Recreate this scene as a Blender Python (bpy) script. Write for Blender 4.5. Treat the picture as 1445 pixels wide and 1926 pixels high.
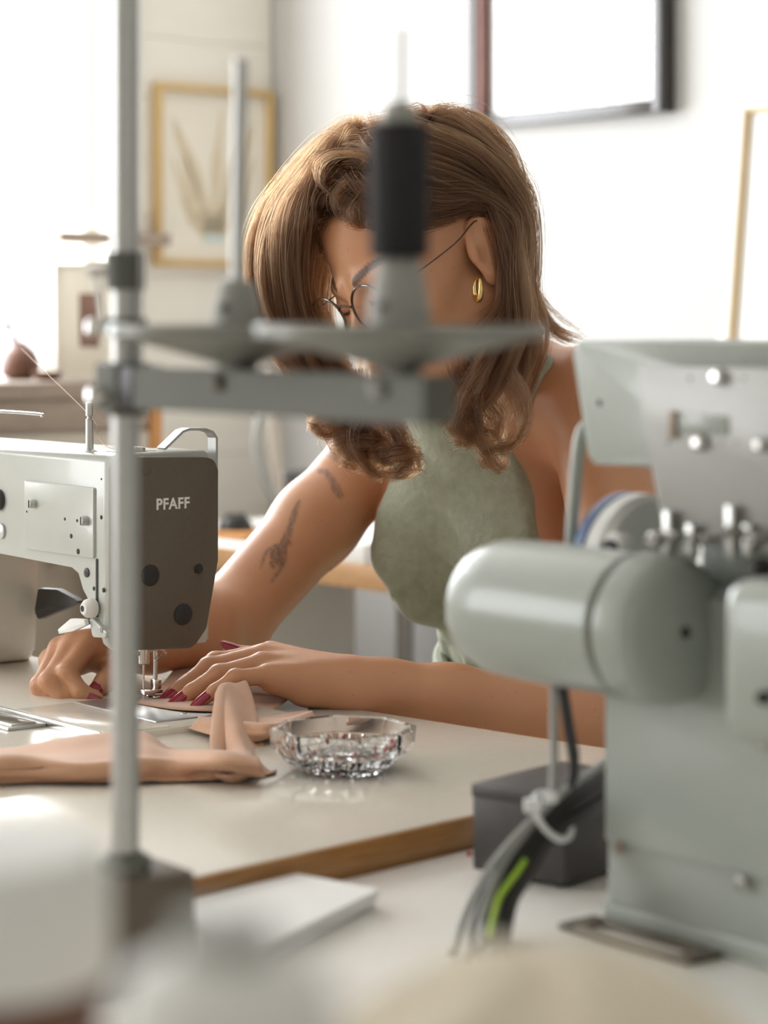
import bpy, bmesh, math, random
import numpy as np
from mathutils import Vector, Matrix

for o in list(bpy.data.objects): bpy.data.objects.remove(o, do_unlink=True)
SC = bpy.context.scene
COL = SC.collection
R = math.radians
PI = math.pi

# ------------------------------------------------------------------ camera
FPX, HZ, CAMZ = 4500.0, 605.0, 1.11
cd = bpy.data.cameras.new('camera'); cam = bpy.data.objects.new('camera', cd); COL.objects.link(cam)
cam.location = (0, 0, CAMZ); cam.rotation_euler = (R(90), 0, 0)
cd.sensor_fit = 'VERTICAL'; cd.sensor_height = 36.0; cd.lens = FPX / 1926 * 36
cd.shift_y = -(963 - HZ) / 1926
cd.clip_start = 0.05; cd.clip_end = 60
cd.dof.use_dof = True; cd.dof.focus_distance = 2.07; cd.dof.aperture_fstop = 5.0; cd.dof.aperture_blades = 0
SC.camera = cam
# ------------------------------------------------------------------ world, exposure
SC.view_settings.view_transform = 'Standard'; SC.view_settings.look = 'None'
SC.view_settings.gamma = 1.0; SC.view_settings.use_curve_mapping = False
SC.view_settings.exposure = -0.6
SC.cycles.use_denoising = True
SC.cycles.max_bounces = 10; SC.cycles.diffuse_bounces = 5; SC.cycles.transmission_bounces = 10; SC.cycles.glossy_bounces = 5
SC.cycles.caustics_reflective = False; SC.cycles.caustics_refractive = False
SC.cycles.sample_clamp_indirect = 6.0
w = bpy.data.worlds.new('sky'); SC.world = w; w.use_nodes = True
w.node_tree.nodes['Background'].inputs[0].default_value = (0.93, 0.97, 1.0, 1)
w.node_tree.nodes['Background'].inputs[1].default_value = 4.0

ROOM_C = (-0.241, 5.0); ROOM_ROT = R(40)       # far room corner and its yaw
def room(x, y, z=0):                            # room frame: x along the window wall, y along the picture wall
    c, s = math.cos(ROOM_ROT), math.sin(ROOM_ROT)
    return (ROOM_C[0] + c * x - s * y, ROOM_C[1] + s * x + c * y, z)
WINS = [(-2.25, -0.41), (-5.2, -3.8)]           # openings along the window wall; the second is unseen, added to light the scene
WZ0, WZ1 = 0.80, 2.50
for i, (a, b) in enumerate(WINS):               # daylight entering by the windows
    ld = bpy.data.lights.new('window_daylight', 'AREA'); ld.shape = 'RECTANGLE'
    ld.size = b - a; ld.size_y = WZ1 - WZ0; ld.energy = 90 * (b - a) * (WZ1 - WZ0) * 0.6; ld.color = (0.95, 0.975, 1.0)
    lo = bpy.data.objects.new('window_daylight', ld); COL.objects.link(lo)
    lo.location = room((a + b) / 2, 0.16, (WZ0 + WZ1) / 2)
    lo.rotation_euler = (R(-90), 0, ROOM_ROT)     # faces into the room (-y of the room frame)

# ------------------------------------------------------------------ helpers
def P(x, y, d):                                  # a photograph point at a known distance -> world
    return np.array([(x - 722.5) / FPX * d, d, CAMZ - (y - HZ) / FPX * d])

def tag(o, label=None, cat=None, group=None, kind=None):
    if label: o['label'] = label
    if cat: o['category'] = cat
    if group: o['group'] = group
    if kind: o['kind'] = kind
    return o
def empty(name, loc, rz=0, **k):
    o = bpy.data.objects.new(name, None); COL.objects.link(o)
    o.location = loc; o.rotation_euler = (0, 0, rz); o.empty_display_size = 0.05
    return tag(o, **k)
def obj(name, bm, mat, parent=None, smooth=True, loc=(0, 0, 0), rot=(0, 0, 0), sharp=35):
    me = bpy.data.meshes.new(name)
    if isinstance(bm, bmesh.types.BMesh):
        bmesh.ops.recalc_face_normals(bm, faces=bm.faces)
        bm.to_mesh(me); bm.free()
    else:
        me.from_pydata([tuple(map(float, v)) for v in bm[0]], [], [tuple(f) for f in bm[1]])
    for m in (mat if isinstance(mat, (list, tuple)) else [mat]): me.materials.append(m)
    if smooth:
        me.polygons.foreach_set('use_smooth', [True] * len(me.polygons))
        if sharp: me.set_sharp_from_angle(angle=R(sharp))
    me.update()
    o = bpy.data.objects.new(name, me); COL.objects.link(o)
    o.location = loc; o.rotation_euler = rot
    if parent: o.parent = parent
    return o
def bx(bm, x0, x1, y0, y1, z0, z1, bev=0.0, seg=2, M=None):
    r = bmesh.ops.create_cube(bm, size=1)
    vs = r['verts']
    for v in vs:
        v.co = Vector((x0 + (v.co.x + .5) * (x1 - x0), y0 + (v.co.y + .5) * (y1 - y0), z0 + (v.co.z + .5) * (z1 - z0)))
    es = list({e for v in vs for e in v.link_edges})
    if bev > 0:
        q = bmesh.ops.bevel(bm, geom=es, offset=bev, segments=seg, profile=.5, affect='EDGES')
        vs = list({v for f in q['faces'] for v in f.verts} | {v for v in vs if v.is_valid})
    if M is not None:
        for v in vs: v.co = M @ v.co
    return bm
def box(*a, **k): return bx(bmesh.new(), *a, **k)
def frame_of(d):
    d = Vector(d).normalized()
    u = d.orthogonal().normalized()
    return u, d.cross(u), d
def ring_loft(bm, rings, cap0=True, cap1=True, closed=True):
    prev = None; first = None
    for r in rings:
        vs = [bm.verts.new(tuple(map(float, p))) for p in r]
        if prev:
            n = len(vs)
            for i in range(n if closed else n - 1):
                bm.faces.new((prev[i], prev[(i + 1) % n], vs[(i + 1) % n], vs[i]))
        else: first = vs
        prev = vs
    if closed and cap0: bm.faces.new(list(reversed(first)))
    if closed and cap1: bm.faces.new(prev)
    return bm
def lathe(bm, prof, n=32, org=(0, 0, 0), axis=(0, 0, 1), flip=False):
    """profile list of (radius, height) about an axis"""
    u, v, d = frame_of(axis); o = Vector(org); rings = []
    for r, h in prof:
        r = max(r, 1e-5)
        rings.append([o + d * h + u * (r * math.cos(2 * PI * i / n)) + v * (r * math.sin(2 * PI * i / n)) for i in range(n)])
    return ring_loft(bm, rings)
def cyl(bm, p0, p1, r, n=20, r1=None, bev=0.0):
    p0, p1 = Vector(p0), Vector(p1); d = p1 - p0; L = d.length; r1 = r if r1 is None else r1
    if bev: prof = [(r - bev, 0), (r, bev), (r1, L - bev), (r1 - bev, L)]
    else: prof = [(r, 0), (r1, L)]
    return lathe(bm, prof, n, p0, d)
def catmull(pts, n=8):
    pts = [np.array(p, float) for p in pts]
    if len(pts) < 3: return [pts[0] + (pts[-1] - pts[0]) * t for t in np.linspace(0, 1, n + 1)]
    q = [2 * pts[0] - pts[1]] + pts + [2 * pts[-1] - pts[-2]]; out = []
    for i in range(1, len(q) - 2):
        for k in range(n):
            t = k / n
            out.append(.5 * ((2 * q[i]) + (q[i + 1] - q[i - 1]) * t + (2 * q[i - 1] - 5 * q[i] + 4 * q[i + 1] - q[i + 2]) * t * t + (3 * q[i] - q[i - 1] - 3 * q[i + 1] + q[i + 2]) * t ** 3))
    out.append(pts[-1]); return out
def tube(bm, pts, r, n=10, smooth=6, radii=None):
    ps = catmull(pts, smooth) if smooth else [np.array(p, float) for p in pts]
    rings = []; u = None
    for i, p in enumerate(ps):
        t = ps[min(i + 1, len(ps) - 1)] - ps[max(i - 1, 0)]; t = t / (np.linalg.norm(t) + 1e-12)
        if u is None:
            u = np.cross(t, [0, 0, 1.]);
            if np.linalg.norm(u) < .1: u = np.cross(t, [1., 0, 0])
        u = u - t * np.dot(u, t); u /= np.linalg.norm(u); v = np.cross(t, u)
        rr = r if radii is None else np.interp(i / (len(ps) - 1), np.linspace(0, 1, len(radii)), radii)
        rings.append([p + rr * (math.cos(2 * PI * k / n) * u + math.sin(2 * PI * k / n) * v) for k in range(n)])
    return ring_loft(bm, rings)
def strip(bm, pts, wdir, wid, th, smooth=0):
    """flat band swept along pts; wdir = direction of its width"""
    ps = catmull(pts, smooth) if smooth else [np.array(p, float) for p in pts]
    wd = np.array(wdir, float); wd /= np.linalg.norm(wd); rings = []
    for i, p in enumerate(ps):
        t = ps[min(i + 1, len(ps) - 1)] - ps[max(i - 1, 0)]; t /= np.linalg.norm(t)
        n = np.cross(t, wd); n /= np.linalg.norm(n)
        rings.append([p + wd * wid / 2 + n * th / 2, p - wd * wid / 2 + n * th / 2, p - wd * wid / 2 - n * th / 2, p + wd * wid / 2 - n * th / 2])
    return ring_loft(bm, rings)
def prism(bm, poly, z0, z1, M=None, bev=0.0):
    """extruded polygon (xy) between z0 and z1, mapped by M"""
    a = [bm.verts.new((p[0], p[1], z0)) for p in poly]; b = [bm.verts.new((p[0], p[1], z1)) for p in poly]
    n = len(poly); fs = [bm.faces.new(list(reversed(a))), bm.faces.new(b)]
    for i in range(n): fs.append(bm.faces.new((a[i], a[(i + 1) % n], b[(i + 1) % n], b[i])))
    vs = a + b
    if bev:
        es = list(set(fs[0].edges) | set(fs[1].edges))
        q = bmesh.ops.bevel(bm, geom=es, offset=bev, segments=2, profile=.5, affect='EDGES')
        vs = list({v for f in q['faces'] for v in f.verts} | {v for v in vs if v.is_valid} | {v for f in bm.faces for v in f.verts})
    if M is not None:
        for v in vs: v.co = M @ v.co
    return bm
def rounded(poly, rads, n=5):
    """round the corners of a 2d polygon"""
    out = []; N = len(poly)
    for i, p in enumerate(poly):
        r = rads[i] if isinstance(rads, (list, tuple)) else rads
        p = np.array(p, float); a = np.array(poly[i - 1], float) - p; b = np.array(poly[(i + 1) % N], float) - p
        if r <= 0: out.append(tuple(p)); continue
        la, lb = np.linalg.norm(a), np.linalg.norm(b); a /= la; b /= lb
        ang = math.acos(np.clip(np.dot(a, b), -1, 1)); t = min(r / math.tan(ang / 2), la * .49, lb * .49)
        for k in range(n + 1):
            s = k / n
            q = p + a * t * (1 - s) ** 2 + b * t * s ** 2
            out.append(tuple(q))
    return out

# ------------------------------------------------------------------ materials
def mat(name, col, rough=.5, metal=0., col2=None, nscale=20., namt=1., bump=0., bscale=200., coat=0., spec=.5, trans=0., ior=1.45, sss=0., sheen=0., stretch=None, wave=None, emis=None, alpha=None):
    m = bpy.data.materials.new(name); m.use_nodes = True
    nt = m.node_tree; b = nt.nodes['Principled BSDF']; L = nt.links.new
    b.inputs['Base Color'].default_value = (*col, 1); b.inputs['Roughness'].default_value = rough
    b.inputs['Metallic'].default_value = metal; b.inputs['IOR'].default_value = ior
    b.inputs['Coat Weight'].default_value = coat; b.inputs['Coat Roughness'].default_value = .08
    b.inputs['Specular IOR Level'].default_value = spec; b.inputs['Transmission Weight'].default_value = trans
    if alpha is not None: b.inputs['Alpha'].default_value = alpha
    if sss:
        b.inputs['Subsurface Weight'].default_value = sss; b.inputs['Subsurface Radius'].default_value = (1, .35, .2); b.inputs['Subsurface Scale'].default_value = .004
    if sheen: b.inputs['Sheen Weight'].default_value = sheen; b.inputs['Sheen Roughness'].default_value = .4
    tc = nt.nodes.new('ShaderNodeTexCoord'); mp = nt.nodes.new('ShaderNodeMapping'); L(tc.outputs['Object'], mp.inputs[0])
    if stretch: mp.inputs['Scale'].default_value = stretch
    if col2 is not None:
        n = nt.nodes.new('ShaderNodeTexNoise'); n.inputs['Scale'].default_value = nscale; n.inputs['Detail'].default_value = 5
        L(mp.outputs[0], n.inputs['Vector'])
        fac = n.outputs['Fac']
        if wave:
            wv = nt.nodes.new('ShaderNodeTexWave'); wv.inputs['Scale'].default_value = wave; wv.inputs['Distortion'].default_value = 6; wv.inputs['Detail'].default_value = 3
            L(mp.outputs[0], wv.inputs['Vector']); fac = wv.outputs['Fac']
        mx = nt.nodes.new('ShaderNodeMix'); mx.data_type = 'RGBA'
        mr = nt.nodes.new('ShaderNodeMapRange'); mr.inputs[1].default_value = .3; mr.inputs[2].default_value = .7; mr.inputs[4].default_value = namt
        L(fac, mr.inputs[0]); L(mr.outputs[0], mx.inputs[0])
        mx.inputs[6].default_value = (*col, 1); mx.inputs[7].default_value = (*col2, 1)
        L(mx.outputs[2], b.inputs['Base Color'])
    if bump:
        n2 = nt.nodes.new('ShaderNodeTexNoise'); n2.inputs['Scale'].default_value = bscale; n2.inputs['Detail'].default_value = 3
        L(mp.outputs[0], n2.inputs['Vector'])
        bp = nt.nodes.new('ShaderNodeBump'); bp.inputs['Strength'].default_value = bump; bp.inputs['Distance'].default_value = .002
        L(n2.outputs['Fac'], bp.inputs['Height']); L(bp.outputs[0], b.inputs['Normal'])
    return m
M = {}
M['wall'] = mat('cream_wall_paint', (.80, .765, .70), .75, col2=(.77, .735, .67), nscale=3, bump=.05, bscale=80)
M['wallw'] = mat('white_wall_paint', (.53, .524, .51), .75, col2=(.515, .508, .495), nscale=3, bump=.05, bscale=80)
M['wallb'] = mat('off_white_wall_paint', (.73, .72, .69), .8, col2=(.71, .70, .67), nscale=3)
M['ceil'] = mat('ceiling_paint', (.85, .83, .79), .9, col2=(.83, .81, .77), nscale=3)
M['floor'] = mat('oak_floor', (.52, .46, .38), .45, col2=(.45, .385, .31), nscale=4, stretch=(1, 12, 1))
M['plank'] = mat('cream_board_paint', (.80, .765, .69), .6, col2=(.775, .74, .665), nscale=5, stretch=(1, 1, 12), bump=.03, bscale=60)
M['winframe'] = mat('white_window_paint', (.82, .80, .75), .45, col2=(.80, .78, .73), nscale=9)
M['glass'] = mat('clear_window_glass', (1, 1, 1), .0, trans=1, ior=1.01, spec=.1)
M['laminate'] = mat('cream_laminate', (.76, .715, .635), .17, col2=(.72, .675, .595), nscale=160, bump=.015, bscale=500, spec=.55)
M['laminate2'] = mat('pale_laminate', (.90, .87, .82), .3, col2=(.86, .83, .78), nscale=120, bump=.015, bscale=400)
M['oakedge'] = mat('varnished_oak_edge', (.44, .22, .07), .35, col2=(.30, .135, .035), nscale=14, stretch=(2, 30, 30), coat=.3)
M['wood'] = mat('warm_wood', (.50, .30, .15), .45, col2=(.40, .22, .10), nscale=8, stretch=(2, 14, 14))
M['darkwood'] = mat('brown_wood', (.36, .285, .225), .5, col2=(.29, .225, .175), nscale=8, stretch=(2, 14, 14))
M['orange'] = mat('orange_wood', (.52, .25, .08), .45, col2=(.44, .19, .055), nscale=8, stretch=(14, 14, 2))
M['cream_paint'] = mat('sewing_machine_enamel', (.53, .545, .51), .28, col2=(.51, .525, .49), nscale=30, bump=.05, bscale=900, coat=.25)
M['faceplate'] = mat('grey_textured_enamel', (.125, .10, .073), .5, col2=(.115, .092, .067), nscale=200, bump=.12, bscale=1200)
M['green_white'] = mat('pale_grey_enamel', (.325, .348, .312), .35, col2=(.315, .338, .302), nscale=20, bump=.02, bscale=600, coat=.15)
M['pinkplate'] = mat('brushed_aluminium_plate', (.34, .335, .32), .45, metal=.35, col2=(.32, .315, .30), nscale=60, stretch=(1, 1, 20))
M['steel'] = mat('polished_steel', (.62, .61, .59), .18, metal=1, col2=(.55, .54, .52), nscale=60)
M['satin'] = mat('satin_steel', (.55, .55, .53), .36, metal=1, col2=(.5, .5, .48), nscale=40)
M['alu'] = mat('brushed_aluminium', (.46, .46, .445), .34, metal=.9, col2=(.42, .42, .405), nscale=80, stretch=(1, 1, 8), bump=.04, bscale=700)
M['grey_paint'] = mat('grey_stand_enamel', (.105, .107, .088), .58, col2=(.097, .099, .081), nscale=30, metal=.1, bump=.03, bscale=500)
M['disc'] = mat('pale_grey_saucer_enamel', (.21, .21, .185), .35, col2=(.195, .195, .17), nscale=30, metal=.15, bump=.03, bscale=500)
M['grey_plastic'] = mat('grey_plastic', (.30, .30, .27), .5, col2=(.28, .28, .25), nscale=30)
M['black'] = mat('black_plastic', (.018, .016, .015), .4, col2=(.025, .022, .02), nscale=40)
M['blackbox'] = mat('charcoal_box_enamel', (.045, .04, .038), .45, col2=(.055, .05, .047), nscale=40, bump=.1, bscale=900)
M['blackthread'] = mat('black_thread', (.006, .005, .006), .75, col2=(.02, .018, .02), nscale=300, bump=.3, bscale=1500, stretch=(1, 1, 6))
M['dark'] = mat('dark_recess', (.02, .018, .015), .7, col2=(.03, .026, .02), nscale=50)
M['white'] = mat('white_paint', (.80, .79, .76), .45, col2=(.78, .77, .74), nscale=20)
M['paper'] = mat('white_paper', (.80, .79, .775), .7, col2=(.78, .77, .755), nscale=8)
M['cloth_white'] = mat('white_cotton', (.74, .74, .72), .85, col2=(.71, .71, .69), nscale=12, bump=.2, bscale=400, sheen=.2)
M['cloth_cream'] = mat('cream_linen', (.77, .70, .57), .85, col2=(.73, .66, .53), nscale=14, bump=.2, bscale=500, sheen=.2)
M['nude'] = mat('nude_mesh_fabric', (.60, .345, .215), .75, col2=(.53, .295, .18), nscale=18, bump=.12, bscale=900, sheen=.35)
M['blue'] = mat('blue_plastic', (.16, .22, .38), .4, col2=(.14, .2, .36), nscale=30)
M['gold'] = mat('polished_gold', (.80, .58, .24), .15, metal=1, col2=(.76, .54, .21), nscale=40)
M['goldframe'] = mat('pale_gilded_wood', (.62, .44, .21), .45, col2=(.54, .37, .16), nscale=20, stretch=(8, 8, 1))
M['crystal'] = mat('cut_crystal', (1, 1, 1), .0, trans=1, ior=1.5)
M['red'] = mat('red_glass_bead', (.55, .02, .03), .2, col2=(.5, .02, .03), nscale=100, coat=.5)
M['nail'] = mat('burgundy_nail_varnish', (.30, .010, .032), .12, col2=(.27, .008, .028), nscale=200, coat=.8)
M['dress'] = mat('sage_green_cotton', (.365, .39, .295), .8, col2=(.30, .325, .235), nscale=75, bump=.9, bscale=130, sheen=.25)
M['tie'] = mat('sage_green_band', (.37, .40, .31), .8, col2=(.32, .35, .265), nscale=55, bump=.2, bscale=300, sheen=.2)
M['tortoise'] = mat('brown_tortoise_acetate', (.10, .04, .02), .2, col2=(.03, .015, .01), nscale=60, coat=.5)
M['lens'] = mat('spectacle_lens', (1, 1, 1), .0, trans=1, ior=1.05)
M['brownglaze'] = mat('brown_glazed_clay', (.16, .075, .05), .35, col2=(.12, .055, .035), nscale=20)
M['zip'] = mat('white_nylon', (.78, .79, .78), .35, col2=(.75, .76, .75), nscale=50)
M['cablegrey'] = mat('grey_cable_sheath', (.33, .33, .31), .45, col2=(.3, .3, .28), nscale=50)
M['cablegreen'] = mat('green_yellow_cable_sheath', (.28, .52, .03), .45, col2=(.42, .55, .04), nscale=80)
M['blackframe'] = mat('black_lacquer_frame', (.03, .026, .024), .25, col2=(.04, .034, .03), nscale=30, coat=.3)
M['redwood'] = mat('red_brown_wood', (.20, .085, .06), .45, col2=(.16, .06, .045), nscale=20)
M['print_bg'] = mat('cream_art_paper', (.78, .73, .63), .7, col2=(.76, .71, .61), nscale=6)
M['print_leaf'] = mat('ochre_print_ink', (.66, .57, .42), .75, col2=(.62, .53, .38), nscale=12)
M['print_blue'] = mat('pale_blue_print_ink', (.58, .66, .62), .75, col2=(.56, .64, .60), nscale=12)
M['photo'] = mat('dark_photo_print', (.16, .10, .08), .5, col2=(.30, .17, .13), nscale=25)
M['thread'] = mat('peach_sewing_thread', (.60, .40, .28), .7, col2=(.56, .36, .25), nscale=100)
M['socket'] = mat('hollow_bore', (.05, .045, .04), .6, col2=(.06, .055, .05), nscale=50)
M['beige_cab'] = mat('beige_cabinet_paint', (.50, .44, .37), .6, col2=(.47, .41, .34), nscale=6)
M['skirt'] = M['dress']
# window pane: thin sheet that lets daylight through and mirrors a little
def pane_mat(name, fac=.06, tint=(1, 1, 1)):
    m = bpy.data.materials.new(name); m.use_nodes = True; nt = m.node_tree
    nt.nodes.remove(nt.nodes['Principled BSDF']); out = nt.nodes['Material Output']
    t = nt.nodes.new('ShaderNodeBsdfTransparent'); t.inputs[0].default_value = (*tint, 1)
    g = nt.nodes.new('ShaderNodeBsdfGlossy'); g.inputs['Roughness'].default_value = .02
    mx = nt.nodes.new('ShaderNodeMixShader'); mx.inputs[0].default_value = fac
    nt.links.new(t.outputs[0], mx.inputs[1]); nt.links.new(g.outputs[0], mx.inputs[2])
    nt.links.new(mx.outputs[0], out.inputs[0]); return m
M['pane'] = pane_mat('window_pane'); M['lens'] = pane_mat('spectacle_lens', tint=(.97, .96, .94)); M['acrylic'] = pane_mat('clear_acrylic', tint=(.98, .99, .985))

# ================================================================== THE ROOM
RL = (ROOM_C[0], ROOM_C[1], 0)
def struct(name, bm, m, parent=None, smooth=False, **k):
    o = obj(name, bm, m, parent, smooth=smooth, loc=RL if not parent else (0, 0, 0), rot=(0, 0, ROOM_ROT) if not parent else (0, 0, 0))
    if not parent: tag(o, kind='structure', **k)
    return o
struct('floor', box(-5.6, .2, -5.6, .2, -.1, 0), M['floor'], label='oak board floor of the sewing room')
struct('ceiling', box(-5.6, .2, -5.6, .2, 2.75, 2.85), M['ceil'], label='white ceiling of the sewing room')
bm = bmesh.new()
xs = [-5.6, WINS[1][0], WINS[1][1], WINS[0][0], WINS[0][1], 0.0]
for i in range(0, 6, 2): bx(bm, xs[i], xs[i + 1], 0, .2, 0, 2.75)
for a, b in WINS: bx(bm, a, b, 0, .2, 0, WZ0); bx(bm, a, b, 0, .2, WZ1, 2.75)
wl = struct('wall_left', bm, M['wall'], label='cream boarded wall with the bright windows')
struct('wall_right', box(0, .2, -5.6, .2, 0, 2.75), M['wallw'], label='bright white wall behind the seamstress')
struct('wall_near', box(-5.6, .2, -5.8, -5.6, 0, 2.75), M['wallb'], label='plain wall behind the camera')
struct('wall_back', box(-5.8, -5.6, -5.8, .2, 0, 2.75), M['wallb'], label='plain wall beside the camera')
pm = {}
for k in range(17):                                  # painted boards beside and below the window
    z = .12 * k
    spans = [(-2.6, -.004)] if z + .12 <= WZ0 - .02 else [(WINS[0][1] + .075, -.004)]
    for a, b in spans:
        if (a, b) not in pm:
            pm[a, b] = box(0, b - a, -.016, -.001, .0004, .1196, bev=.0018, seg=1)
            o = obj('plank', pm[a, b], M['plank'], wl, smooth=False, loc=(a, 0, z)); pm[a, b] = o.data
        else:
            o = bpy.data.objects.new('plank', pm[a, b]); COL.objects.link(o); o.parent = wl; o.location = (a, 0, z)
for i, (a, b) in enumerate(WINS):
    bm = bmesh.new()
    for q in ((a, a + .028), (b - .028, b)): bx(bm, q[0], q[1], .03, .12, WZ0, WZ1)
    for q in ((WZ0, WZ0 + .06), (WZ1 - .06, WZ1)): bx(bm, a, b, .03, .12, q[0], q[1])
    wf = struct('window_%d' % (i + 1), bm, M['winframe'], label=['bright overexposed window beside the gold framed print', 'added window further along the boarded wall, out of view, lighting the scene'][i])
    struct('pane', box(a + .028, b - .028, .072, .076, WZ0 + .06, WZ1 - .06), M['pane'], wf)
    struct('casing', box(b, b + .07, -.03, .03, WZ0 - .07, WZ1 + .07, bev=.004), M['winframe'], wf)
    struct('sill', box(a - .05, b + .05, -.05, .03, WZ0 - .035, WZ0, bev=.005), M['winframe'], wf)

# ================================================================== TABLES
TBZ, T2Z = 0.776, 0.755
TROT = R(46.2); TC = (0.245, 1.811)
t1 = empty('sewing_table', (TC[0], TC[1], 0), TROT, label='cream laminate sewing table with wooden edge under the maker-lettered machine', cat='table')
obj('tabletop', box(-.60, -.004, .004, 1.15, TBZ - .04, TBZ, bev=.0015), M['laminate'], t1)
bm = bmesh.new()
bx(bm, -.604, 0, 0, .004, TBZ - .04, TBZ - .0005, bev=.001); obj('edge_band', bm, M['oakedge'], t1)
bm = bmesh.new()
bx(bm, -.004, 0, .004, 1.15, TBZ - .04, TBZ - .0005, bev=.001); obj('edge_band', bm, M['oakedge'], t1)
for x, y in ((-.55, .06), (-.06, .1), (-.55, 1.05), (-.06, 1.05)):
    obj('leg', box(x - .02, x + .02, y - .02, y + .02, 0, TBZ - .04, bev=.004), M['satin'], t1)
t2 = empty('work_table', (TC[0], TC[1], 0), TROT, label='pale laminate table in the foreground carrying the big grey-white machine', cat='table')
obj('tabletop', box(-1.25, .06, -.98, -.003, T2Z - .035, T2Z, bev=.002), M['laminate2'], t2)
for x, y in ((-1.18, -.9), (0, -.9), (-1.18, -.08), (0, -.08)):
    obj('leg', box(x - .02, x + .02, y - .02, y + .02, 0, T2Z - .035, bev=.004), M['satin'], t2)

# ================================================================== LETTERED SEWING MACHINE
O1 = np.array([-.2325, 2.014]); MR = R(38); bX, bY = math.cos(MR), math.sin(MR)
def face_pt(px, py):                               # photo point on the face plate -> machine (X, Z)
    k = (px - 722.5) / FPX; X = (k * O1[1] - O1[0]) / (bX - bY * k); d = O1[1] + bY * X
    return X, CAMZ - (py - HZ) / FPX * d - TBZ
def side_pt(px, py):                               # photo point on the long side -> machine (Y, Z)
    k = (px - 722.5) / FPX; Y = (O1[0] - k * O1[1]) / (bY + bX * k); d = O1[1] + bX * Y
    return Y, CAMZ - (py - HZ) / FPX * d - TBZ
m1 = empty('sewing_machine', (O1[0], O1[1], TBZ), MR, label='cream industrial sewing machine with grey lettered face plate, under her hands', cat='sewing machine')
YZ = Matrix(((0, 0, 1, 0), (1, 0, 0, 0), (0, 1, 0, 0), (0, 0, 0, 1)))     # (Y,Z,X) -> (X,Y,Z)
XZ = Matrix(((1, 0, 0, 0), (0, 0, 1, 0), (0, 1, 0, 0), (0, 0, 0, 1)))     # (X,Z,Y) -> (X,Y,Z)
_t = side_pt(0, 842); _b = side_pt(0, 1041); _k = .40 / _t[0]
prof = [(0, .056), (.012, .060), (.026, .085), (.034, .108), (.043, .124), (.058, .1295), (_b[0], _b[1]), (.40, .1295 + (_b[1] - .1295) * 1.5), (.40, .2215 + (_t[1] - .2215) * _k), (0, .2215)]
bm = prism(bmesh.new(), prof, 0, .105, YZ, bev=.007)
arm = obj('arm_body', bm, M['cream_paint'], m1, sharp=50)
bm = prism(bmesh.new(), rounded([(.300, .006), (.40, .006), (.40, .14), (.290, .14)], [.012, 0, 0, .02]), .004, .101, YZ, bev=.006)
obj('pillar', bm, M['cream_paint'], m1, sharp=50)
fp = rounded([(.0015, .058), (.078, .054), (.0915, .07), (.1035, .128), (.1035, .2165), (.0015, .2205)], [.006, .008, .01, .01, .012, .01])
bm = prism(bmesh.new(), fp, -.012, .001, XZ, bev=.002); obj('face_plate', bm, M['faceplate'], m1, sharp=50)
def disc_on_face(name, px, py, rpx, m, proud=.002, r_in=None, parent=m1, slot=False):
    X, Z = face_pt(px, py); r = rpx / FPX * 2.05
    o = obj(name, lathe(bmesh.new(), [(r, 0), (r, proud * .7), (r * .85, proud)], 24, (X, -.0118, Z), (0, -1, 0)), m, parent)
    if slot: obj('slot', box(X - r * .8, X + r * .8, -.0118 - proud - .0004, -.0118 - proud + .0002, Z - r * .13, Z + r * .13), M['dark'], o, smooth=False)
    return o
disc_on_face('plug', 330, 1153, 20, M['black'], .0015); disc_on_face('plug', 268, 1080, 20, M['black'], .0015)
disc_on_face('screw', 359, 1068, 9, M['black'], .002, slot=True); disc_on_face('screw', 262, 883, 9, M['faceplate'], .001)
X0, Z0 = face_pt(279, 957); X1, Z1 = face_pt(341, 954)
fc = bpy.data.curves.new('lettering', 'FONT'); fc.body = 'PFAFF'; fc.size = .0118; fc.offset = .00032; fc.extrude = .0002; fc.space_character = 1.08
fo = bpy.data.objects.new('lettering', fc); COL.objects.link(fo); fo.parent = m1
fo.location = (X0, -.0122, Z0); fo.rotation_euler = (R(90), 0, 0); fc.materials.append(M['white'])
bpy.context.view_layer.update(); wd = fo.dimensions.x; fo.scale = ((X1 - X0) / wd, 1.12, 1)
bpy.context.view_layer.update()
lme = bpy.data.meshes.new_from_object(fo.evaluated_get(bpy.context.evaluated_depsgraph_get())); lo2 = bpy.data.objects.new('lettering', lme); COL.objects.link(lo2); lo2.parent = m1
lo2.location = fo.location; lo2.rotation_euler = fo.rotation_euler; lo2.scale = fo.scale; bpy.data.objects.remove(fo, do_unlink=True); fo = lo2; fo.name = 'lettering'
if not lme.materials: lme.materials.append(M['white'])
fo['label'] = 'white maker lettering on the grey face plate'
# cover plate and fittings of the long side (X = 0 plane faces the camera)
cp = [side_pt(50, 903), side_pt(180, 917), side_pt(180, 1050), side_pt(50, 1031)]
bm = prism(bmesh.new(), rounded(cp, .002, 3), -.0025, 0.001, YZ, bev=.0007); plate = obj('cover_plate', bm, M['cream_paint'], m1, sharp=40)
def on_side(name, px, py, rpx, m, proud, slot=False, parent=m1, base=0.0, dome=False, n=20):
    Y, Z = side_pt(px, py); r = rpx / FPX * 2.03
    pr = [(r, 0), (r, proud * .7), (r * .8, proud)] if not dome else [(r * .6, 0), (r * .95, proud * .3), (r, proud * .55), (r * .8, proud * .85), (r * .45, proud)]
    o = obj(name, lathe(bmesh.new(), pr, n, (base, Y, Z), (-1, 0, 0)), m, parent)
    if slot: obj('slot', box(base - proud - .0003, base - proud + .0004, Y - r * .16, Y + r * .16, Z - r * .85, Z + r * .85), M['dark'], o, smooth=False)
    return o
on_side('screw', 70, 947, 8.5, M['satin'], .006, True, base=-.0025); on_side('screw', 168, 979, 9, M['satin'], .006, True, base=-.0025)
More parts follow.
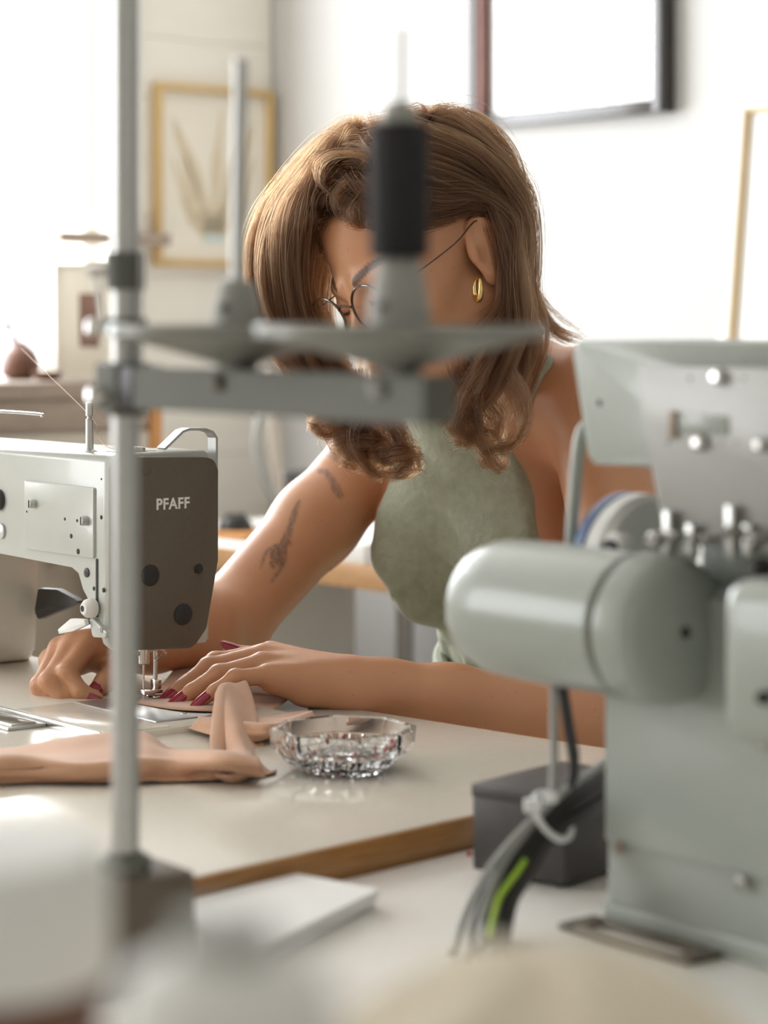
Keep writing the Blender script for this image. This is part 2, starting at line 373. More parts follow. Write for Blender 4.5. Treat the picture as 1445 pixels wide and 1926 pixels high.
for q in ((127, 976, 3), (150, 979, 3), (139, 1008, 4.5), (152, 1037, 5.5), (55, 962, 2)): on_side('screw_hole', *q, M['dark'], .0004, base=-.0025)
for q in ((191, 973, 4), (191, 901, 2), (177, 1107, 4), (195, 1110, 4.5)): on_side('screw_hole', *q, M['dark'], .0005)
o = on_side('screw', 164, 1077, 9, M['blackbox'], .0015); on_side('socket', 164, 1077, 4, M['socket'], .0019)
on_side('dial', 0, 940, 21, M['blackbox'], .006); on_side('screw', 4, 999, 15, M['satin'], .003, True)
Y, Z = side_pt(183, 1060); obj('presser_bar_slot', box(-.0006, .001, Y - .0016, Y + .0016, .0835, .133), M['dark'], m1, smooth=False)
Y, Z = side_pt(181, 1143)
kn = obj('lifter_knob', lathe(bmesh.new(), [(.001, .012), (.005, .0118), (.0075, .009), (.0085, .005), (.008, .0015), (.0065, 0)], 24, (-.001, Y, Z), (-1, 0, 0)), M['white'], m1)
obj('socket', cyl(bmesh.new(), (-.0128, Y + .001, Z), (-.0134, Y + .001, Z), .0026, 14), M['dark'], kn)
a0, a1, a2 = side_pt(172, 1160), side_pt(150, 1172), side_pt(127, 1187)
bm = prism(bmesh.new(), rounded([(a0[0] - .003, a0[1] - .001), (a1[0], a1[1] + .0045), (a2[0] + .002, a2[1] + .002), (a2[0], a2[1] - .002), (a1[0] - .003, a1[1] - .006), (a0[0] - .006, a0[1] - .006)], .0015, 3), -.009, -.005, YZ, bev=.0012)
obj('lifter_lever', bm, M['white'], m1)
b0, b1 = side_pt(176, 1165), side_pt(208, 1202)
bm = prism(bmesh.new(), rounded([(b0[0] + .001, b0[1]), (b0[0] - .004, b0[1] + .002), (b1[0], b1[1] + .006), (b1[0] + .002, b1[1] + .001), (b0[0] - .005, b0[1] - .014)], .002, 3), -.004, .004, YZ, bev=.001)
obj('lower_flap', bm, M['cream_paint'], m1); on_side('screw_hole', 199, 1184, 5.5, M['grey_plastic'], .0006, base=-.004)
# top fittings
Y, Z = side_pt(131, 842)
pin = obj('thread_pin', lathe(bmesh.new(), [(.0068, .2120), (.0068, .2215), (.0035, .2238), (.0035, .2492), (.0022, .2500), (.0022, .2516), (.0035, .2524), (.0035, .2640)], 18, (.02, Y, 0)), M['satin'], m1)
bm = tube(bmesh.new(), [(.03, .30, .222), (.03, .30, .248), (.03, .285, .2505), (.03, .17, .2505), (.03, .163, .2485)], .0013, 8, 3); obj('wire_guide', bm, M['steel'], m1)
X, Z = face_pt(283, 846); obj('oil_cap', lathe(bmesh.new(), [(.0072, .221), (.0072, .2228), (.0056, .2232), (.0054, .2262), (.0042, .227)], 20, (X, .018, 0)), M['steel'], m1)
obj('top_cover', box(.032, .10, .003, .06, .2205, .2225, bev=.001), M['cream_paint'], m1)
hp = [face_pt(q[0], q[1]) for q in ((318, 845), (352, 812), (364, 808), (394, 808), (408, 813), (415, 824), (415, 940), (413, 950), (396, 994), (390, 999))]
gd = obj('thread_guard', strip(bmesh.new(), [(h[0], .012, h[1]) for h in hp], (0, 1, 0), .0125, .0022), M['alu'], m1, sharp=20)
X, Z = face_pt(391, 906); obj('screw', lathe(bmesh.new(), [(.0036, 0), (.0036, .003), (.002, .0038)], 14, (X - .003, .012, Z), (1, 0, 0)), M['steel'], m1)
X, Z = face_pt(384, 1056); obj('screw', lathe(bmesh.new(), [(.0042, 0), (.0042, .003), (.002, .0034)], 14, (X - .003, .012, Z), (1, 0, 0)), M['faceplate'], m1)
# knee lifter plate seen through the throat
bm = prism(bmesh.new(), rounded([(.205, .072), (.25, .080), (.285, .078), (.292, .055), (.285, .048)], .003, 3), .096, .103, YZ, bev=.001); obj('lifter_blade', bm, M['blackbox'], m1)
# needle, clamp, presser foot
nx, ny = .0525, .027
obj('needle_bar', cyl(bmesh.new(), (nx, ny, .045), (nx, ny, .06), .0036, 16), M['steel'], m1)
nc = obj('needle_clamp', cyl(bmesh.new(), (nx, ny, .038), (nx, ny, .052), .0052, 18, bev=.001), M['steel'], m1)
obj('clamp_screw', cyl(bmesh.new(), (nx - .011, ny, .0475), (nx - .004, ny, .0475), .0022, 12), M['steel'], nc)
obj('needle', tube(bmesh.new(), [(nx, ny, .04), (nx, ny, .024), (nx, ny, .006)], .0009, 8, 2, radii=[.0011, .0008, .0005]), M['steel'], m1)
obj('thread_loop', tube(bmesh.new(), [(nx + .002, ny - .004, .049), (nx + .012, ny - .006, .051), (nx + .0185, ny - .006, .047), (nx + .012, ny - .006, .043), (nx + .008, ny - .005, .041)], .0011, 8, 4), M['steel'], m1)
obj('presser_bar', cyl(bmesh.new(), (nx + .012, ny, .02), (nx + .012, ny, .06), .0019, 14), M['satin'], m1)
bm = bmesh.new(); bx(bm, nx - .003, nx + .016, ny - .006, ny + .006, .012, .016, bev=.001); bx(bm, nx + .009, nx + .016, ny - .004, ny + .004, .015, .024, bev=.001)
bx(bm, nx + .006, nx + .03, ny - .008, ny - .003, .0085, .0105, bev=.0007); bx(bm, nx + .006, nx + .03, ny + .003, ny + .008, .0085, .0105, bev=.0007)
obj('presser_foot', bm, M['steel'], m1)
# bed let into the table
BZ = .006
obj('bed', box(-.06, .118, -.10, .46, -.03, BZ, bev=.002), M['laminate'], m1)
bm = bmesh.new(); bx(bm, -.0615, -.0595, -.1, .4, BZ - .008, BZ + .0006, bev=.0003); obj('bed_edge', bm, M['steel'], m1)
obj('needle_plate', box(-.0, .10, -.075, .055, BZ - .001, BZ + .0012, bev=.0004), M['satin'], m1)
np_ = obj('slide_plate', box(-.058, -.002, -.098, .055, BZ - .001, BZ + .0008, bev=.0004), M['laminate'], m1)
for q in ((.04, -.055), (.085, -.05)): obj('screw', lathe(bmesh.new(), [(.003, 0), (.0028, .0006)], 14, (q[0], q[1], BZ + .0012)), M['steel'], m1)
hg = obj('hinge', box(-.098, -.062, -.005, .10, -.0005, .003, bev=.0012), M['satin'], m1)
obj('hinge_pad', box(-.092, -.068, .0, .075, .0025, .0045, bev=.0015), M['steel'], hg)
# sewing thread from the pin
Yp, Zp = side_pt(131, 790)
def mw(x, y, z): return (O1[0] + bX * x - bY * y, O1[1] + bY * x + bX * y, TBZ + z)
th = [P(40, 655, 2.45), P(75, 690, 2.3), mw(.0235, side_pt(128, 760)[0], .2508), mw(.0245, side_pt(137, 800)[0], .236), mw(.012, side_pt(175, 820)[0], .2285), mw(.02, .012, .2245), mw(.05, .004, .2235)]
o = obj('sewing_thread', tube(bmesh.new(), th, .00032, 6, 4), M['thread'])
tag(o, 'thin peach thread running over the pin on the lettered machine', 'thread')
# ================================================================== THREAD STAND
SP = np.array([-.1384, 1.28])
st = empty('thread_stand', (SP[0], SP[1], T2Z), math.atan2(-.2, .1454), label='grey metal thread stand with two saucer discs, out of focus in front', cat='thread stand')
def sz(z): return z - T2Z
obj('base_block', box(-.034, .018, -.036, .034, 0, .0605, bev=.004), M['faceplate'], st)
obj('post', cyl(bmesh.new(), (0, 0, .0605), (0, 0, .95), .0074, 28), M['alu'], st)
obj('post_socket', lathe(bmesh.new(), [(.014, .0605), (.014, .068), (.0085, .072)], 24), M['grey_paint'], st)
obj('side_rod', cyl(bmesh.new(), (.0105, .003, sz(1.07)), (.0105, .003, sz(1.148)), .0012, 10), M['alu'], st)
SL_ = math.hypot(.1454, .2)
# arm: channel open at the post end
x0, x1, z0, z1, wch = .008, SL_ * 1.12, sz(1.0645), sz(1.086), .009
bm = bmesh.new()
bx(bm, x0, x1, -wch, -wch + .0015, z0, z1); bx(bm, x0, x1, wch - .0015, wch, z0, z1); bx(bm, x0, x1, -wch + .0015, wch - .0015, z1 - .0015, z1); bx(bm, x1 - .0015, x1, -wch + .0015, wch - .0015, z0, z1 - .0015)
obj('arm_channel', bm, M['grey_paint'], st, smooth=False)
obj('channel_shade', box(x0 - .002, x0 + .016, -wch - .0008, wch + .0008, z0 - .0008, z1 + .0008, bev=.001), M['black'], st)  # black block standing in for the shadow inside the open channel end
def collar(z, h, r, kr, ang):
    c = obj('collar', lathe(bmesh.new(), [(.0076, z - h / 2), (r, z - h / 2), (r, z + h / 2), (.0076, z + h / 2)], 26), M['grey_paint'], st)
    dx, dy = math.cos(ang), math.sin(ang)
    obj('collar_screw', lathe(bmesh.new(), [(.003, 0), (.003, .004), (kr, .004), (kr, .009), (kr * .7, .0105)], 18, (dx * r * .9, dy * r * .9, z), (dx, dy, 0)), M['steel'], c)
ST_ROT = math.atan2(-.2, .1454)
lw = PI - ST_ROT                                   # local direction of world -x
collar(sz(1.071), .022, .0115, .0042, lw + .35); collar(sz(1.107), .010, .0115, .0045, lw + .2); collar(sz(1.137), .02, .0105, .0035, lw - .1)
obj('thread_arm', tube(bmesh.new(), [(0, 0, sz(1.137)), (math.cos(lw) * .014, math.sin(lw) * .014, sz(1.135)), (math.cos(lw) * .0145, math.sin(lw) * .0145, sz(1.125)), (math.cos(lw) * .011, math.sin(lw) * .011, sz(1.107))], .0012, 8, 4), M['satin'], st)
obj('collar_block', box(-.014, .010, -.0115, .0115, z0 - .002, z1 + .002, bev=.002), M['grey_paint'], st)
for t, dia, ch, rr, top, lean in ((.45, .064, .022, .0037, 1.24, .003), (1.0, .0655, .030, .0021, 1.243, .0015)):
    x = SL_ * t; zt = sz(1.1085)
    d = obj('saucer_disc', lathe(bmesh.new(), [(.0095, z1 - zt - .0005), (.0105, z1 - zt + .003), (.024, -.0155), (dia - .008, -.0068), (dia, -.0050), (dia, -.001), (dia - .001, 0), (.014, 0)], 64, (x, 0, zt)), M['disc'], st)
    rb = .0145 if t > .9 else .0125
    h = obj('cone_holder', lathe(bmesh.new(), [(rb, 0), (rb * .98, .004), (rb * .72, ch * .9), (rb * .6, ch)], 28, (x, 0, zt)), M['grey_plastic'], st)
    obj('holder_slot', cyl(bmesh.new(), (x + .004, -rb * .95, zt + .008), (x + .004, -rb * .7, zt + .0085), .0024, 12), M['dark'], h)
    obj('spindle_rod', cyl(bmesh.new(), (x, 0, zt + ch - .002), (x + lean, 0, sz(top)), rr, 16), M['alu'], st)
    obj('bolt', lathe(bmesh.new(), [(.0045, 0), (.0045, .003), (.003, .0042)], 16, (x - .003, -wch, z1 - .006), (0, -1, 0)), M['grey_plastic' if t > .9 else 'faceplate'], st)
# the spool of black thread on the nearer spindle
spw = (SP[0] + .1454, SP[1] - .2)
sp = empty('thread_spool', (spw[0], spw[1], 1.1385), label='tall black thread spool on the nearer spindle of the stand', cat='thread spool')
h = .0605
obj('thread_winding', lathe(bmesh.new(), [(.0035, .0005), (.0128, .0005), (.0134, .003), (.0134, h - .003), (.0125, h), (.0035, h)], 40), M['blackthread'], sp)
obj('core', lathe(bmesh.new(), [(.0028, 0), (.0065, 0), (.0062, .0005), (.006, h), (.0088, h + .0005), (.0088, h + .003), (.005, h + .010), (.0028, h + .010)], 28), M['grey_plastic'], sp)

# ================================================================== BIG PALE MACHINE ON THE RIGHT
O2 = np.array([.131, 1.413])
def s2(px, py, X=0.0):                              # photo point on a plane X = const of this machine -> (Y, Z)
    k = (px - 722.5) / FPX; ox, oy = O2[0] + bX * X, O2[1] + bY * X
    Y = (ox - k * oy) / (bY + k * bX); d = oy + bX * Y
    return Y, CAMZ - (py - HZ) / FPX * d - T2Z
m2 = empty('overlock_machine', (O2[0], O2[1], T2Z), MR, label='large pale grey-white machine with round motor housing at the right edge', cat='sewing machine')
obj('column', box(0, .11, -.32, 0, .0, .205, bev=.004), M['green_white'], m2)
obj('side_cover', box(-.004, .001, -.30, -.003, .05, .20, bev=.0015), M['green_white'], m2)
obj('plinth', box(-.0012, .1105, -.325, .0012, 0, .012, bev=.001), M['green_white'], m2)
def scr2(px, py, rpx, m=None, X=0.0, proud=.003, parent=None, slot=False):
    Y, Z = s2(px, py, X); r = rpx / FPX * 1.38
    return obj('screw', lathe(bmesh.new(), [(r, 0), (r, proud * .6), (r * .6, proud)], 18, (X + .0005, Y, Z), (-1, 0, 0)), m or M['satin'], parent or m2)
scr2(1165, 1595, 12, M['darkwood'], -.004); scr2(1395, 1660, 14, M['steel'], -.004); scr2(1436, 1400, 11, M['steel'], -.004)
bm = bmesh.new()
bx(bm, -.032, -.003, -.098, -.085, 0, .004, bev=.001); bx(bm, -.032, -.003, -.006, .007, 0, .004, bev=.001); bx(bm, -.032, -.025, -.09, .002, 0, .004, bev=.001); bx(bm, -.010, -.003, -.09, .002, 0, .004, bev=.001)
obj('base_clip', bm, M['faceplate'], m2)
ax, az = -.025, .1827
mo = obj('motor_housing', lathe(bmesh.new(), [(.012, .082), (.028, .080), (.0365, .074), (.0405, .062), (.0415, .045), (.0415, -.052), (.0395, -.0535)], 56, (ax, 0, az), (0, 1, 0)), M['green_white'], m2)
obj('groove', lathe(bmesh.new(), [(.0385, -.052), (.0385, -.060)], 48, (ax, 0, az), (0, 1, 0)), M['faceplate'], mo)
mc = obj('motor_cap', lathe(bmesh.new(), [(.0395, -.0585), (.0425, -.0600), (.0425, -.078), (.040, -.084), (.034, -.088), (.012, -.0895), (.0115, -.0905), (.0035, -.0905)], 56, (ax, 0, az), (0, 1, 0)), M['green_white'], m2)
obj('centre_hole', cyl(bmesh.new(), (ax, -.0885, az), (ax, -.0912, az), .0036, 16), M['dark'], mc)
obj('belt_guard', box(-.072, .03, -.32, s2(1345, 1200, -.072)[0], .137, .222, bev=.014, seg=3), M['green_white'], m2)
scr2(1440, 1312, 12, M['black'], -.075, .006)
hw = obj('handwheel', lathe(bmesh.new(), [(.002, -.011), (.012, -.011), (.015, -.008), (.031, -.006), (.038, -.009), (.0425, -.004), (.043, .006), (.040, .010), (.002, .010)], 48, (.045, .016, .2075), (0, 1, 0)), M['white'], m2)
obj('wheel_rim', lathe(bmesh.new(), [(.0385, .0095), (.0432, .0095), (.0432, .016), (.0385, .018)], 48, (.045, .016, .2075), (0, 1, 0)), M['blue'], hw)
Y, Z = s2(1178, 1028, .02)
kb = obj('knob', cyl(bmesh.new(), (.02, Y, Z), (.008, Y, Z), .009, 22, bev=.002), M['white'], m2)
obj('knob_tip', cyl(bmesh.new(), (.009, Y, Z - .001), (.004, Y, Z - .001), .006, 18, bev=.001), M['black'], kb)
obj('upper_column', box(.015, .11, -.32, -.062, .20, .285, bev=.004), M['green_white'], m2)
hb = [(.030, .344), (.0135, .2705), (-.075, .2705), (-.075, .285), (-.33, .285), (-.33, .344)]
bm = prism(bmesh.new(), rounded(hb, [.006, .004, 0, 0, 0, 0]), 0, .11, YZ, bev=.003); obj('head_housing', bm, M['green_white'], m2)
scr2(1128, 758, 9, M['dark'], 0, .0006)
X = -.012
q = [s2(1199, 688, X), s2(1252, 1012, X)]
bm = prism(bmesh.new(), rounded([q[0], (q[0][0] - .004, q[0][1] - .03), q[1], (-.30, q[1][1] - .004), (-.30, q[0][1])], .003), X, .002, YZ, bev=.001)
fpz = obj('looper_plate', bm, M['pinkplate'], m2)
for a in ((1355, 708, 15), (1320, 832, 15), (1436, 836, 14)): scr2(*a, M['steel'], X, .006, fpz)
for a in ((1298, 712, 7), (1400, 712, 7), (1380, 712, 5), (1258, 831, 7), (1360, 832, 6), (1385, 832, 6), (1422, 832, 6)): scr2(*a, M['dark'], X, .0005, fpz)
a, b = s2(1268, 778, X), s2(1372, 820, X)
obj('slot_window', box(X - .0008, X + .001, b[0], a[0], b[1], a[1], bev=.0005), M['green_white'], fpz)
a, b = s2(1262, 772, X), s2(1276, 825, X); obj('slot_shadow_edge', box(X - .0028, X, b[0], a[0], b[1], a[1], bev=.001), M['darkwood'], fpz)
# thread guides and levers under the plate
for k, (px, py, r, m) in enumerate(((1248, 1012, 13, 'steel'), (1285, 1005, 8, 'satin'), (1318, 1018, 8, 'satin'), (1345, 1012, 7, 'satin'), (1392, 1000, 12, 'grey_plastic'), (1432, 1012, 12, 'steel'))):
    Y, Z = s2(px, py, -.016); rr = r / FPX * 1.36
    g = obj('thread_guide', cyl(bmesh.new(), (-.026, Y, Z), (.018, Y, Z), rr, 16, bev=.0008), M[m], m2)
    obj('guide_eye', cyl(bmesh.new(), (-.0266, Y, Z), (-.0258, Y, Z), rr * .45, 12), M['dark'], g)
for px, h0, h1 in ((1262, 960, 1045), (1305, 985, 1050), (1380, 950, 1050), (1412, 985, 1045)):
    Y, Z = s2(px, h0, -.014); Y2, Z2 = s2(px + 4, h1, -.014)
    obj('guide_bar', box(-.018, -.012, Y - .003, Y + .003, Z2, Z, bev=.0008), M['satin'], m2)
scr2(1440, 1068, 18, M['black'], -.02, .012)
wp = [P(1132, 805, 1.46), P(1112, 797, 1.455), P(1096, 812, 1.452), P(1088, 850, 1.45), P(1082, 920, 1.45), P(1076, 1000, 1.45), P(1073, 1090, 1.45)]
def to2(p):
    d = np.array(p[:2]) - O2
    return (bX * d[0] + bY * d[1], -bY * d[0] + bX * d[1], p[2] - T2Z)
obj('hose', tube(bmesh.new(), [to2(p) for p in wp], .0039, 14, 6), M['green_white'], m2)

# black box and cables
bxr = math.atan2(.775, .63)
bb = empty('control_box', (.1127, 1.4925, T2Z), bxr, label='small charcoal control box behind the cables', cat='control box')
obj('body', box(0, .10, 0, .072, .003, .0575, bev=.0015), M['blackbox'], bb)
obj('lid', box(-.0008, .1008, -.0008, .0728, .0495, .0585, bev=.0015), M['blackbox'], bb)
for q in ((.01, .01), (.09, .01), (.01, .062), (.09, .062)): obj('foot', cyl(bmesh.new(), (q[0], q[1], 0), (q[0], q[1], .004), .004, 12), M['black'], bb)
cb = empty('cable_bundle', tuple(P(1030, 1515, 1.42)), 0, label='bundle of black and grey cables held by a white zip tie', cat='cables')
cbo = np.array(cb.location)
def cable(pts, r, m): return obj('cable', tube(bmesh.new(), [np.array(p) - cbo for p in pts], r, 10, 6), M[m], cb)
def TT(x, y, h=0, tz=TBZ): 
    d = (CAMZ - tz - h) * FPX / (y - HZ); return P(x, y, d)
def T2(x, y, h=0): return TT(x, y, h, T2Z)
cable([P(1042, 1290, 1.43), P(1042, 1400, 1.425), P(1040, 1480, 1.42), P(1030, 1515, 1.415), P(985, 1560, 1.40), P(925, 1630, 1.385), P(880, 1710, 1.37), T2(850, 1790, .004)], .0026, 'cablegrey')
cable([P(1056, 1290, 1.44), P(1068, 1370, 1.435), P(1078, 1440, 1.43), P(1066, 1495, 1.425), P(1030, 1530, 1.415), P(975, 1585, 1.40), P(925, 1660, 1.385), P(895, 1730, 1.37), T2(880, 1800, .005)], .0027, 'black')
cable([P(1062, 1290, 1.446), P(1075, 1370, 1.44), P(1084, 1430, 1.437), P(1075, 1490, 1.43), P(1045, 1535, 1.42), P(1000, 1590, 1.405), P(950, 1670, 1.39), T2(910, 1800, .005)], .0021, 'blackbox')
for k, (dx, dy, m, r) in enumerate(((0, 0, 'black', .0045), (8, 22, 'black', .004), (-4, -14, 'cablegrey', .003), (20, 40, 'blackbox', .004))):
    cable([P(1175 + dx, 1420 + dy, 1.51), P(1120 + dx, 1465 + dy, 1.455), P(1070 + dx, 1500 + dy, 1.425), P(1030 + dx * .6, 1535 + dy * .8, 1.412), P(985 + dx, 1590 + dy, 1.40), P(945 + dx, 1650 + dy, 1.388), P(920 + dx * 1.5, 1720 + dy, 1.37), T2(905 + dx * 2, 1790 + dy, .006)], r, m)
cable([P(988, 1618, 1.387), P(974, 1640, 1.381), P(955, 1665, 1.375), P(935, 1700, 1.365), T2(915, 1790, .006)], .0017, 'cablegreen')
zc = P(1040, 1535, 1.412) - cbo
ang = [np.array([math.cos(a), math.sin(a)]) for a in np.linspace(0, 2 * PI, 20)]
ud = np.array([.62, 0, -.78]); vd = np.array([.5, .78, .38]); ud = ud / np.linalg.norm(ud)
obj('zip_tie', tube(bmesh.new(), [zc + ud * .0155 * c[0] + vd * .012 * c[1] for c in ang], .0021, 8, 2), M['zip'], cb)
p = P(1005, 1515, 1.405) - cbo; bm = bmesh.new(); bx(bm, p[0] - .006, p[0] + .004, p[1] - .003, p[1] + .003, p[2] - .004, p[2] + .004, bev=.001)
obj('zip_tie_head', bm, M['zip'], cb)
p = P(1033, 1500, 1.40) - cbo; bm = bmesh.new(); bx(bm, p[0] - .003, p[0] + .005, p[1] - .003, p[1] + .003, p[2] - .003, p[2] + .003, bev=.001)
obj('zip_tie_end', bm, M['zip'], cb)
o = empty('dressmaking_pin', tuple(T2(883, 1610, 0)), .8, label='stray red-headed pin lying beside the charcoal box', cat='pin')
obj('pin_head', lathe(bmesh.new(), [(.0003, 0), (.0014, .0006), (.0017, .0017), (.0014, .0028), (.0003, .0034)], 12), M['red'], o)
obj('shaft', tube(bmesh.new(), [(0, 0, .0017), (.03, 0, .0005)], .0003, 6, 2), M['steel'], o)
# paper sheet
pk = empty('paper_stack', tuple(T2(510, 1700, 0)), 0, label='stack of white paper on the foreground table against the wooden edge', cat='paper')
pko = np.array(pk.location); pp = [T2(330, 1697, .011), T2(560, 1643, .011), T2(715, 1672, .011), T2(470, 1790, .011)]
c = np.mean(pp, axis=0)
for k, (za, zb, rz) in enumerate(((.0003, .004, .02), (.0042, .0075, -.03), (.0077, .011, 0))):
    cr, sr = math.cos(rz), math.sin(rz); poly = []
    for q in pp:
        dx, dy = (q - c)[:2] * (.96 if k < 2 else 1); poly.append((c[0] - pko[0] + cr * dx - sr * dy, c[1] - pko[1] + sr * dx + cr * dy))
    obj('sheet_block', prism(bmesh.new(), poly, za, zb), M['paper'], pk, smooth=False)

# ================================================================== CRYSTAL BOWL AND PINS
BC = TT(645, 1447)
bw = empty('glass_bowl', tuple(BC), R(8), label='octagonal cut crystal bowl full of red-headed pins', cat='bowl')
def bowl_mesh():
    N = 96; bm = bmesh.new(); rings = []
    def oct_(t, am=1.0):
        u = (t % (PI / 4)) - PI / 8
        return 1 + am * (math.cos(PI / 8) / math.cos(u) - 1)
    def ring(r, z, am, cut=0, ph=0):
        out = []
        for i in range(N):
            t = 2 * PI * i / N
            rr = r * oct_(t, am)
            if cut: rr += cut * (1 if (i + ph) % 4 < 2 else -1)
            out.append((rr * math.cos(t), rr * math.sin(t), z))
        return out
    outer = [ring(.001, .001, 0), ring(.026, .0008, .5, .0), ring(.032, 0, .6), ring(.0345, .0015, .7), ring(.043, .0075, 1, .0011), ring(.0485, .013, 1, .0012, 2), ring(.0530, .0175, 1, .0), ring(.0540, .0195, 1.05), ring(.0552, .0300, 1.15), ring(.0550, .0316, 1.15), ring(.0530, .0320, 1.1)]
    inner = [ring(.0505, .0312, 1.1), ring(.0490, .0195, 1), ring(.0455, .0145, .9, .0006), ring(.035, .0085, .6, .0005, 2), ring(.02, .0066, .2), ring(.001, .0062, 0)]
    return ring_loft(bm, outer + inner)
obj('cut_glass', bowl_mesh(), M['crystal'], bw, sharp=12)
random.seed(4)
ph_ = bmesh.new(); lathe(ph_, [(.0002, -.0019), (.0013, -.0014), (.0019, 0), (.0013, .0014), (.0002, .0019)], 10); me0 = None; me1 = None
for k in range(26):
    a = random.uniform(0, 2 * PI); r = .037 * math.sqrt(random.random()); a2 = random.uniform(0, 2 * PI)
    if k < 6: a, r = random.uniform(-.5, .8), random.uniform(.036, .041)
    z = .0082 + .012 * max(0, (r - .015) / .03) ** 1.5 + random.uniform(.001, .003)
    hx, hy = r * math.cos(a), r * math.sin(a)
    a2 = math.atan2(-hy, -hx) + random.uniform(-.9, .9)
    e = empty('dressmaking_pin', tuple(BC + np.array([hx, hy, z])), a2, label='red-headed dressmaking pin lying inside the crystal bowl', cat='pin', group='pins in the crystal bowl')
    if me0 is None:
        o1_ = obj('pin_head', ph_, M['red'], e); o2_ = obj('shaft', tube(bmesh.new(), [(.0012, 0, 0), (.026, 0, -.0008)], .0003, 6, 2), M['steel'], e)
        me0, me1 = o1_.data, o2_.data
    else:
        for nm, me in (('pin_head', me0), ('shaft', me1)):
            o = bpy.data.objects.new(nm, me); COL.objects.link(o); o.parent = e

# ================================================================== NUDE FABRIC
fb = empty('fabric_piece', tuple(TT(300, 1440)), 0, label='long strip of brown nude-coloured fabric being sewn, trailing across the table', cat='fabric')
fbo = np.array(fb.location)
def cloth(rows, na=14, nb=10, wav=0.0, seed=0, th=.0007, freq=3.0, par=fb, org=None, m='nude', name='fabric_panel', keep=None):
    """rows: list of lists of points across the width; smoothed both ways, small random folds"""
    org = fbo if org is None else org
    rng = np.random.RandomState(seed)
    A = [np.array(catmull(r, nb)) for r in rows]
    W = len(A[0]); S = np.array([catmull([a[j] for a in A], na) for j in range(W)])      # W x L x 3
    Wn, Ln = S.shape[:2]
    u = np.linspace(0, 1, Wn)[:, None]; v = np.linspace(0, 1, Ln)[None, :]
    f = np.zeros((Wn, Ln))
    for _ in range(5):
        fu, fv, p0 = rng.uniform(.3, 1.4) * freq, rng.uniform(-.6, .6) * freq, rng.uniform(0, 6.28)
        f += np.sin(2 * PI * (fu * u + fv * v) + p0)
    du = np.gradient(S, axis=0); dv = np.gradient(S, axis=1); n = np.cross(du, dv); n /= (np.linalg.norm(n, axis=2, keepdims=True) + 1e-9)
    S = S + n * (f * wav / 3)[..., None]
    if keep is not None: S[..., 2] = np.maximum(S[..., 2], keep)
    V = (S - org).reshape(-1, 3); F = []
    for i in range(Wn - 1):
        for j in range(Ln - 1): F.append((i * Ln + j, i * Ln + j + 1, (i + 1) * Ln + j + 1, (i + 1) * Ln + j))
    o = obj(name, (V, F), M[m], par, sharp=0)
    sm = o.modifiers.new('thickness', 'SOLIDIFY'); sm.thickness = th; sm.offset = 0
    return o
T = TT
cloth([[T(255, 1322, .008), T(300, 1290, .008), T(335, 1252, .009)], [T(330, 1334, .0085), T(370, 1290, .009), T(410, 1252, .009)], [T(400, 1338, .0085), T(450, 1300, .010), T(500, 1262, .010)], [T(500, 1345, .004), T(545, 1315, .006), T(590, 1285, .006)]], wav=.0006, seed=1)
cloth([[P(432, 1310, 2.02), P(446, 1297, 2.03), P(468, 1300, 2.04)], [P(405, 1296, 2.005), P(432, 1281, 2.01), P(460, 1292, 2.02)], [P(400, 1335, 1.96), P(425, 1318, 1.95), P(478, 1335, 1.97)],
       [P(402, 1385, 1.89), P(425, 1372, 1.88), P(492, 1375, 1.90)], [P(404, 1425, 1.835), P(430, 1418, 1.825), P(508, 1408, 1.86)], [T(398, 1452, .004), T(440, 1452, .010), T(522, 1432, .004)], [T(380, 1462, .003), T(450, 1464, .004), T(520, 1450, .003)]], wav=.0055, seed=3, freq=2.0)
cloth([[T(500, 1464, .003), T(490, 1440, .016), T(470, 1418, .004)], [T(420, 1466, .003), T(410, 1430, .020), T(400, 1408, .006)], [T(330, 1468, .003), T(325, 1425, .014), T(318, 1402, .004)], [T(262, 1470, .003), T(262, 1418, .020), T(262, 1384, .006)], [T(160, 1470, .003), T(150, 1430, .018), T(150, 1397, .008)], [T(70, 1470, .003), T(60, 1432, .016), T(60, 1402, .006)], [T(-20, 1472, .003), T(-20, 1440, .016), T(-20, 1408, .005)], [T(-140, 1474, .003), T(-140, 1445, .012), T(-140, 1415, .005)]], wav=.0065, seed=5, freq=3.0, keep=TBZ + .0012)
cloth([[T(355, 1372, .003), T(372, 1352, .010), T(385, 1342, .004)], [T(420, 1388, .004), T(430, 1360, .012), T(440, 1345, .004)], [T(500, 1392, .004), T(515, 1365, .014), T(520, 1345, .006)], [T(590, 1352, .003), T(590, 1342, .010), T(580, 1335, .004)]], wav=.002, seed=8, keep=TBZ + .0012)
cloth([[T(650, 1372, .002), T(655, 1362, .009), T(662, 1354, .002)], [T(690, 1370, .002), T(690, 1360, .010), T(690, 1353, .002)], [T(720, 1366, .002), T(722, 1360, .006), T(722, 1354, .002)]], wav=.001, seed=9, keep=TBZ + .0012)
# ================================================================== BACKGROUND
def rempty(name, x, y, z=0, rz=0, **k): return empty(name, room(x, y, z), ROOM_ROT + rz, **k)
